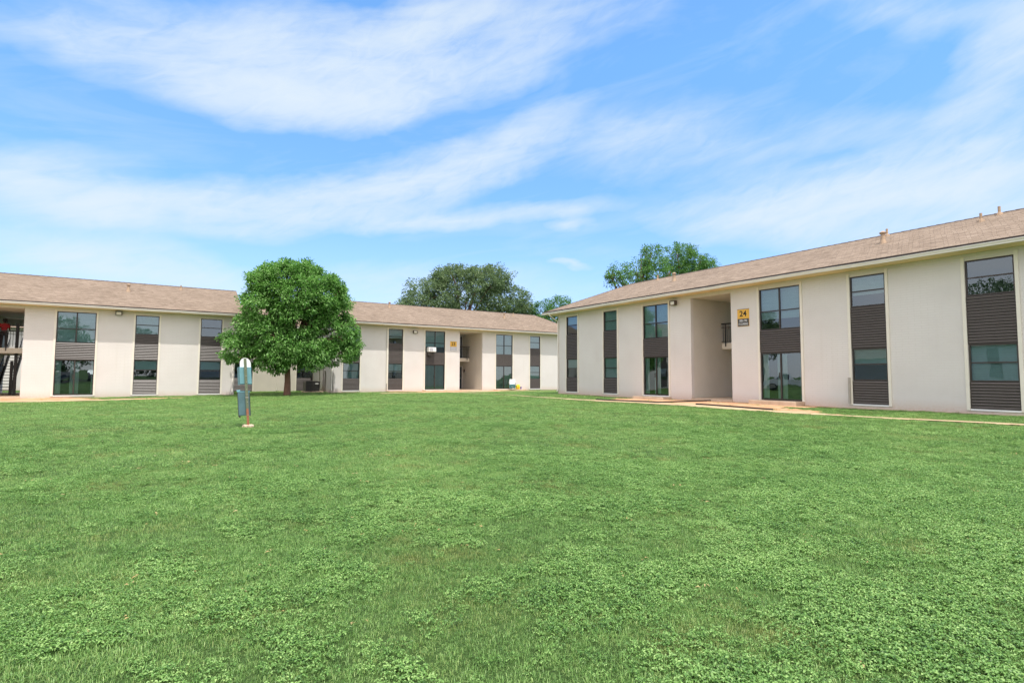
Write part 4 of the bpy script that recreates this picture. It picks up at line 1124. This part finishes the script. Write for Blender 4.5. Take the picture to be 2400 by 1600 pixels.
def far_tree(name, label, base, lobes, **k):
    x, y, z = base
    return tree(name, label, base, [(a-x, b-y, c-z, rx, ry, rz) for (a, b, c, rx, ry, rz) in lobes], **k)
far_tree('oak_tree', 'broad grey-green live oak rising behind the roof of building 23', (33.5, 65, -.1),
   [(34.5, 65, 12.2, 6.0, 5, 3.6), (29.0, 65, 10.6, 4.0, 4, 3.0), (40.0, 65, 11.2, 4.0, 4, 3.2), (37.6, 64.5, 14.6, 2.9, 3, 1.7), (32.2, 64.5, 14.0, 2.9, 3, 1.6), (26.6, 64, 9.3, 2.2, 2.2, 1.8), (42.6, 64, 9.3, 2.4, 2.4, 2.0), (44.2, 65, 8.3, 1.6, 1.6, 1.4)],
   trunk_h=6, trunk_r=.5, mat='oakleaf', ll=.28, lw=.15, dens=1.9, rc=.62, per=36, seed=21, droop=.1)
far_tree('pecan_tree', 'green pecan tree with a loose left limb behind the right building roof', (47.0, 46, 0),
   [(43.2, 45, 12.6, 1.5, 1.4, 1.5), (41.9, 45, 12.2, .7, .7, .9), (46.3, 45, 13.4, 1.8, 1.6, 1.5), (48.3, 45, 15.2, 1.5, 1.4, 1.6), (48.9, 45, 13.3, 2.0, 2, 1.7), (47.6, 45, 16.0, .8, .8, .6)],
   trunk_h=7, trunk_r=.35, mat='pecanleaf', ll=.27, lw=.10, dens=2.5, rc=.42, per=26, seed=31)
far_tree('pecan_tree', 'dense rounded pecan tree cut by the ridge of the right building', (55.0, 46, 0),
   [(53.2, 45, 16.0, 2.0, 2, 1.5), (55.4, 45, 15.3, 2.3, 2, 1.8), (53.5, 45, 13.8, 2.6, 2, 2.0), (58.2, 45, 15.0, 1.7, 1.6, 1.3), (56.5, 45, 13.5, 3.0, 2, 2.0)],
   trunk_h=8, trunk_r=.4, mat='pecanleaf', ll=.27, lw=.10, dens=2.8, rc=.45, per=30, seed=32)
far_tree('elm_tree', 'small bright green treetop between the middle and right roofs', (46.5, 63, 0),
   [(44.6, 62, 10.3, 1.7, 1.6, 1.4), (47.6, 62, 11.1, 2.0, 1.6, 1.5), (45.5, 62, 8.8, 2.4, 2, 1.7), (49.3, 62, 10.2, 1.8, 1.6, 1.6)],
   trunk_h=5, trunk_r=.25, mat='elmleaf', ll=.25, lw=.12, dens=2.4, rc=.5, per=34, seed=41)
# far behind the photographer: trees that show only as reflections in the glass
far_tree('pecan_tree', 'tall dark tree standing behind the camera beyond the car park', (-14, -32, 0),
   [(-14, -32, 7.5, 3.6, 3.4, 3.0), (-11.5, -32, 6.0, 2.4, 2.4, 2.0), (-17, -32, 6.2, 2.4, 2.4, 2.2), (-13, -31, 3.4, 3.5, 2.5, 2.0), (-18, -32, 3.2, 2.8, 2.5, 2.0)], trunk_h=4, trunk_r=.3, mat='pecanleaf', ll=.4, lw=.2, dens=1.2, rc=.7, per=20, seed=51)
far_tree('oak_tree', 'broad tree behind the camera at the corner of the car park', (-4, -30, 0),
   [(-4, -30, 6.0, 3.4, 3.0, 2.6), (-1.5, -30, 5.0, 2.0, 2.0, 1.8), (-5, -29, 3.2, 3.2, 2.5, 1.9), (-.5, -30, 3.0, 2.4, 2.2, 1.6)], trunk_h=3, trunk_r=.3, mat='oakleaf', ll=.4, lw=.2, dens=1.2, rc=.7, per=20, seed=52)

far_tree('oak_tree', 'wide oak left of the lawn, mirrored low in the upper glass of the right building', (-36, 54, 0),
   [(-36, 54, 8.5, 4.5, 4, 2.8), (-31, 52, 7.2, 3.0, 3, 2.2), (-41, 54, 7.2, 3.0, 3, 2.4)], trunk_h=5, trunk_r=.4, mat='oakleaf', ll=.4, lw=.2, dens=1.2, rc=.7, per=20, seed=53)
far_tree('oak_tree', 'single tree far left of the lawn, a small bump in the rightmost window glass', (-70, 33, 0),
   [(-70, 33, 14.2, 3.4, 3.4, 2.4), (-73, 33, 13.2, 2.6, 2.4, 2.0)], trunk_h=10, trunk_r=.15, mat='oakleaf', ll=.4, lw=.2, dens=1.2, rc=.7, per=20, seed=54)

# ------------------------------------------------------------------ parked vehicles mirrored in the glass
def wheel(par, x, y, r=.36):
    mb = MB(); mb.tube([(x, y-.11, r), (x, y-.10, r), (x, y+.10, r), (x, y+.11, r)], [r*.92, r, r, r*.92], 20); w = mb.build('wheel', M['rubber'], par)
    s_ = -1 if y < 0 else 1
    mb = MB(); mb.tube([(x, y+s_*.10, r), (x, y+s_*.118, r)], [r*.62, r*.55], 16); mb.build('rim', M['metal'], w)
def vehicle(name, label, cat, loc, rz, paint, pickup):
    c = thing(name, label, cat, loc, rz)
    w = .92
    if pickup: prof = [(-2.7, .5), (-2.75, 1.05), (-.35, 1.08), (-.28, 1.10), (.0, 1.75), (1.0, 1.78), (1.55, 1.15), (2.65, 1.02), (2.75, .55)]
    else: prof = [(-2.2, .45), (-2.3, .85), (-2.0, 1.0), (-1.35, 1.45), (.2, 1.48), (1.0, 1.0), (2.15, .85), (2.25, .45)]
    k = len(prof); mb = MB()
    def inset(z): return .16*max(0, (z-1.1)/.6)
    vs = [(px, -w+inset(pz), pz) for px, pz in prof]+[(px, w-inset(pz), pz) for px, pz in prof]
    mb.add(vs, [tuple(range(k)), tuple(range(2*k-1, k-1, -1))]+[(i, (i+1) % k, (i+1) % k+k, i+k) for i in range(k)])
    body = mb.build('body', paint, c, bevel=.05)
    mb = MB()
    for s_ in (-1, 1):
        y = lambda z: s_*(w-inset(z)+.006)
        q = [(.02, 1.15), (.12, 1.66), (.48, 1.68), (.48, 1.15)] if pickup else [(-1.5, 1.02), (-1.2, 1.38), (-.55, 1.40), (-.55, 1.02)]
        mb.add([(a, y(z), z) for a, z in q], [(0, 1, 2, 3)])
        q = [(.56, 1.15), (.56, 1.68), (.95, 1.68), (1.38, 1.18)] if pickup else [(-.45, 1.02), (-.45, 1.41), (.2, 1.40), (.8, 1.05)]
        mb.add([(a, y(z), z) for a, z in q], [(0, 1, 2, 3)])
    mb.build('side_window', M['carblack'], c)
    for x in ((-1.75, 1.75) if pickup else (-1.4, 1.4)):
        for y in (-.83, .83): wheel(c, x, y)
    xf = 2.73 if pickup else 2.22
    for y in (-.65, .65): MB().box(xf-.06, xf+.03, y-.15, y+.15, .72, .86).build('headlight', M['lens'], c)
    for y in (-.75, .75): MB().box(-xf-.04, -xf+.05, y-.08, y+.08, .7, .95).build('taillight', M['red'], c)
    MB().box(xf-.05, xf+.08, -.85, .85, .42, .60).build('bumper', M['metal'], c)
    if pickup: MB().box(-2.6, -.45, -.78, .78, 1.06, 1.10).build('bed', M['carblack'], c)
    return c
vehicle('pickup_truck', 'white pickup parked left of the lawn and mirrored in the right building door', 'pickup truck', (-16.5, 36.2, gz(-16.5, 36.2)), R_(62), M['carwhite'], True)
vehicle('parked_car', 'black parked car behind the lawn, mirrored in the left patio door', 'car', (-11.0, -13.5, .05), R_(100), M['carblack'], False)
vehicle('parked_car', 'dark parked car with its nose to the lawn, further from the corner', 'car', (-7.2, -13.5, .05), R_(85), M['carblack'], False)
sheet('asphalt_lot', np.arange(-40, 40, 1.0), np.arange(-26, -9.9, 1.0), M['asphalt'], 0.03)

# ------------------------------------------------------------------ grass and weeds
protos = bpy.data.collections.new('grass_prototypes')     # never linked to the scene
wprotos = bpy.data.collections.new('weed_prototypes')
def blade_tuft(rng, n, spread, h, w):
    vs, fs = [], []
    for i in range(n):
        a = rng.random()*2*math.pi; r = spread*math.sqrt(rng.random())
        x, y = r*math.cos(a), r*math.sin(a)
        b = rng.random()*2*math.pi; lean = rng.uniform(.2, 1.7); hh = h*rng.uniform(.5, 1.15); ww = w*rng.uniform(.7, 1.2)
        dx, dy = math.cos(b), math.sin(b); px, py = -dy*ww/2, dx*ww/2
        mx, my, mz = x+dx*hh*.30*lean, y+dy*hh*.30*lean, hh*.60
        tx, ty, tz = x+dx*hh*.85*lean, y+dy*hh*.85*lean, hh*(1.0-.30*lean)
        o = len(vs)
        vs += [(x-px, y-py, -.01), (x+px, y+py, -.01), (mx+px*.8, my+py*.8, mz), (mx-px*.8, my-py*.8, mz), (tx+px*.15, ty+py*.15, tz), (tx-px*.15, ty-py*.15, tz)]
        fs += [(o, o+1, o+2, o+3), (o+3, o+2, o+4, o+5)]
    return vs, fs
def weed_clump(rng, n, spread, h, s):
    vs, fs = [], []
    for i in range(n):
        a = rng.random()*2*math.pi; r = spread*math.sqrt(rng.random())
        x, y = r*math.cos(a), r*math.sin(a); z = h*rng.uniform(.35, 1.1)
        b0 = rng.random()*2*math.pi
        for k in range(3):
            b = b0+k*2.1+rng.normalvariate(0, .3); tl = rng.uniform(-.35, .45)
            L = s*rng.uniform(.7, 1.25); W = L*.62
            ax = (math.cos(b)*math.cos(tl), math.sin(b)*math.cos(tl), math.sin(tl)); sd = (-math.sin(b), math.cos(b), rng.uniform(-.3, .3))
            o = len(vs)
            P = lambda u, v, dz: (x+ax[0]*L*u+sd[0]*W*v, y+ax[1]*L*u+sd[1]*W*v, z+ax[2]*L*u+sd[2]*W*v*.5+dz)
            vs += [P(.05, 0, 0), P(.45, .5, .003), P(.85, .36, 0), P(1, 0, -.004), P(.85, -.36, 0), P(.45, -.5, .003)]
            fs += [(o, o+1, o+2, o+3), (o, o+3, o+4, o+5)]
    return vs, fs
prng = random.Random(5)
for i in range(8):
    v, f = blade_tuft(prng, 66, .085, .027, .0031)
    o = fast_mesh('tuft', v, f, M['blade']); COL.objects.unlink(o); protos.objects.link(o)
for i in range(6):
    v, f = weed_clump(prng, 19, .075, .036, .0150)
    o = fast_mesh('clump', v, f, M['weed']); COL.objects.unlink(o); wprotos.objects.link(o)

nrng = np.random.default_rng(99)
def vnoise(x, y, s, seed):
    """smooth value noise"""
    g = np.random.default_rng(seed).random((64, 64))
    u, v = x/s+1000, y/s+1000
    i, j = np.floor(u).astype(int), np.floor(v).astype(int); fu, fv = u-i, v-j
    fu = fu*fu*(3-2*fu); fv = fv*fv*(3-2*fv)
    G = lambda a, b: g[a % 64, b % 64]
    return (G(i, j)*(1-fu)+G(i+1, j)*fu)*(1-fv)+(G(i, j+1)*(1-fu)+G(i+1, j+1)*fu)*fv
def scatter_pts(d0, d1, per_m2, half=R_(84)):
    if d0 < 2: d0, half = 0.0, math.pi
    """jittered grid, so no bald holes open up between tufts"""
    st = 1/math.sqrt(per_m2)
    gx, gy = np.meshgrid(np.arange(-d1, d1, st), np.arange(-d1, d1, st))
    p = np.stack([gx.ravel(), gy.ravel()], -1) + nrng.uniform(-.62, .62, (gx.size, 2))*st
    d = np.hypot(p[:, 0], p[:, 1]); a = (np.arctan2(p[:, 0], p[:, 1])-YAW+math.pi) % (2*math.pi)-math.pi
    return p[(d >= d0) & (d < d1) & (np.abs(a) < half)]
def free(p):
    x, y = p[:, 0], p[:, 1]
    k = ~in_path(x, y)
    k &= ~(in_soil(x, y) & (nrng.random(len(x)) < .93))
    k &= ~((x > 22.36) & (y < 29.32)) & ~((y > 40.93) & (x < 4.1)) & ~((y > 42.05) & (x > 10.7)) & (y < 47.5)
    k &= (x < 36)
    return k
def scatter(name, label, coll, pts, sc):
    z = ground_z(pts[:, 0], pts[:, 1])
    me = bpy.data.meshes.new(name)
    me.from_pydata(np.column_stack([pts, z]).tolist(), [], [])
    a = me.attributes.new('sc', 'FLOAT_VECTOR', 'POINT')
    sc = np.asarray(sc, np.float32); a.data.foreach_set('vector', np.stack([sc, sc, np.minimum(sc, .75+.25*sc)], -1).astype(np.float32).ravel())
    a = me.attributes.new('ry', 'FLOAT_VECTOR', 'POINT')
    rot = np.zeros((len(pts), 3), np.float32); rot[:, 2] = nrng.random(len(pts))*6.283; rot[:, :2] = nrng.normal(size=(len(pts), 2))*.08
    a.data.foreach_set('vector', rot.ravel())
    o = bpy.data.objects.new(name, me); COL.objects.link(o)
    o['kind'] = 'stuff'; o['label'] = label; o['category'] = name.replace('_', ' ')
    ng = bpy.data.node_groups.new(name, 'GeometryNodeTree')
    ng.interface.new_socket('Geometry', in_out='INPUT', socket_type='NodeSocketGeometry')
    ng.interface.new_socket('Geometry', in_out='OUTPUT', socket_type='NodeSocketGeometry')
    N = ng.nodes.new; L = ng.links.new
    gi, go = N('NodeGroupInput'), N('NodeGroupOutput')
    ci = N('GeometryNodeCollectionInfo'); ci.inputs['Collection'].default_value = coll
    ci.inputs['Separate Children'].default_value = True; ci.inputs['Reset Children'].default_value = True
    ip = N('GeometryNodeInstanceOnPoints'); ip.inputs['Pick Instance'].default_value = True
    ns = N('GeometryNodeInputNamedAttribute'); ns.data_type = 'FLOAT_VECTOR'; ns.inputs['Name'].default_value = 'sc'
    nr = N('GeometryNodeInputNamedAttribute'); nr.data_type = 'FLOAT_VECTOR'; nr.inputs['Name'].default_value = 'ry'
    L(gi.outputs[0], ip.inputs['Points']); L(ci.outputs[0], ip.inputs['Instance'])
    L(nr.outputs['Attribute'], ip.inputs['Rotation']); L(ns.outputs['Attribute'], ip.inputs['Scale'])
    L(ip.outputs[0], go.inputs[0])
    md = o.modifiers.new('scatter', 'NODES'); md.node_group = ng
    return o
bands = [(1.2, 5, 300, .95), (5, 9, 190, 1.1), (9, 15, 80, 1.35), (15, 26, 34, 1.8), (26, 50, 14, 2.5)]
P_, S_ = [], []
for d0, d1, den, sc in bands:
    p = scatter_pts(d0, d1, den); p = p[free(p)]
    n = vnoise(p[:, 0], p[:, 1], 1.3, 3)
    P_.append(p); S_.append(sc*(.70+.55*n)*nrng.uniform(.8, 1.2, len(p)))
scatter('grass', 'mown green lawn grass covering the whole courtyard', protos, np.concatenate(P_), np.concatenate(S_))
P_, S_ = [], []
for d0, d1, den, sc in [(1.2, 5, 270, .95), (5, 9, 180, 1.1), (9, 15, 85, 1.35), (15, 24, 20, 1.7)]:
    p = scatter_pts(d0, d1, den); p = p[free(p)]
    x, y = p[:, 0], p[:, 1]
    f = .34*vnoise(x, y, 1.7, 8)+.38*vnoise(x, y, .5, 9)+.28*vnoise(x, y, .19, 10)
    lateral = x*math.cos(YAW)-y*math.sin(YAW); dist = np.hypot(x, y)
    thr = .470 - .055*np.clip(lateral/np.maximum(dist, 1)*3.0, -1.2, 1.6) + .010*np.maximum(dist-7, 0)
    k = (f-thr)/.24+.40 > nrng.random(len(f))
    P_.append(p[k]); S_.append((sc*(.75+1.2*np.clip(f-thr+.04, 0, .3))*nrng.uniform(.75, 1.25, len(p)))[k])
scatter('clover_weeds', 'broad-leaved low weeds growing in patches through the lawn', wprotos, np.concatenate(P_), np.concatenate(S_))

lprotos = bpy.data.collections.new('litter_prototypes')
M['litter'] = leaf_material('dry_leaf', (0.26, 0.16, 0.06), (0.44, 0.34, 0.13), (0.60, 0.50, 0.26), 0.2, 2.0, instanced=True)
for i in range(4):
    vs, fs = [], []
    for k in range(prng.randint(1, 3)):
        a = prng.random()*6.283; x, y = prng.uniform(-.05, .05), prng.uniform(-.05, .05)
        L_, W_ = prng.uniform(.022, .05), prng.uniform(.006, .016); o = len(vs); c_, s_ = math.cos(a), math.sin(a)
        for u, v, z in ((0, 0, .022), (.5, .5, .034), (1, 0, .026), (.5, -.5, .030)): vs.append((x+c_*L_*u-s_*W_*v, y+s_*L_*u+c_*W_*v, z))
        fs.append((o, o+1, o+2, o+3))
    o = fast_mesh('leaf', vs, fs, M['litter']); COL.objects.unlink(o); lprotos.objects.link(o)
P_, S_ = [], []
for d0, d1, den, sc in [(1.2, 6, 7, .8), (6, 14, 3, 1.2)]:
    p = scatter_pts(d0, d1, den); p = p[free(p)]
    k = vnoise(p[:, 0], p[:, 1], .7, 21)*.6+vnoise(p[:, 0], p[:, 1], .25, 22)*.4 > .56
    P_.append(p[k]); S_.append(nrng.uniform(.7, 1.3, k.sum())*sc)
scatter('leaf_litter', 'scattered dry leaves and straw lying in the lawn', lprotos, np.concatenate(P_), np.concatenate(S_))
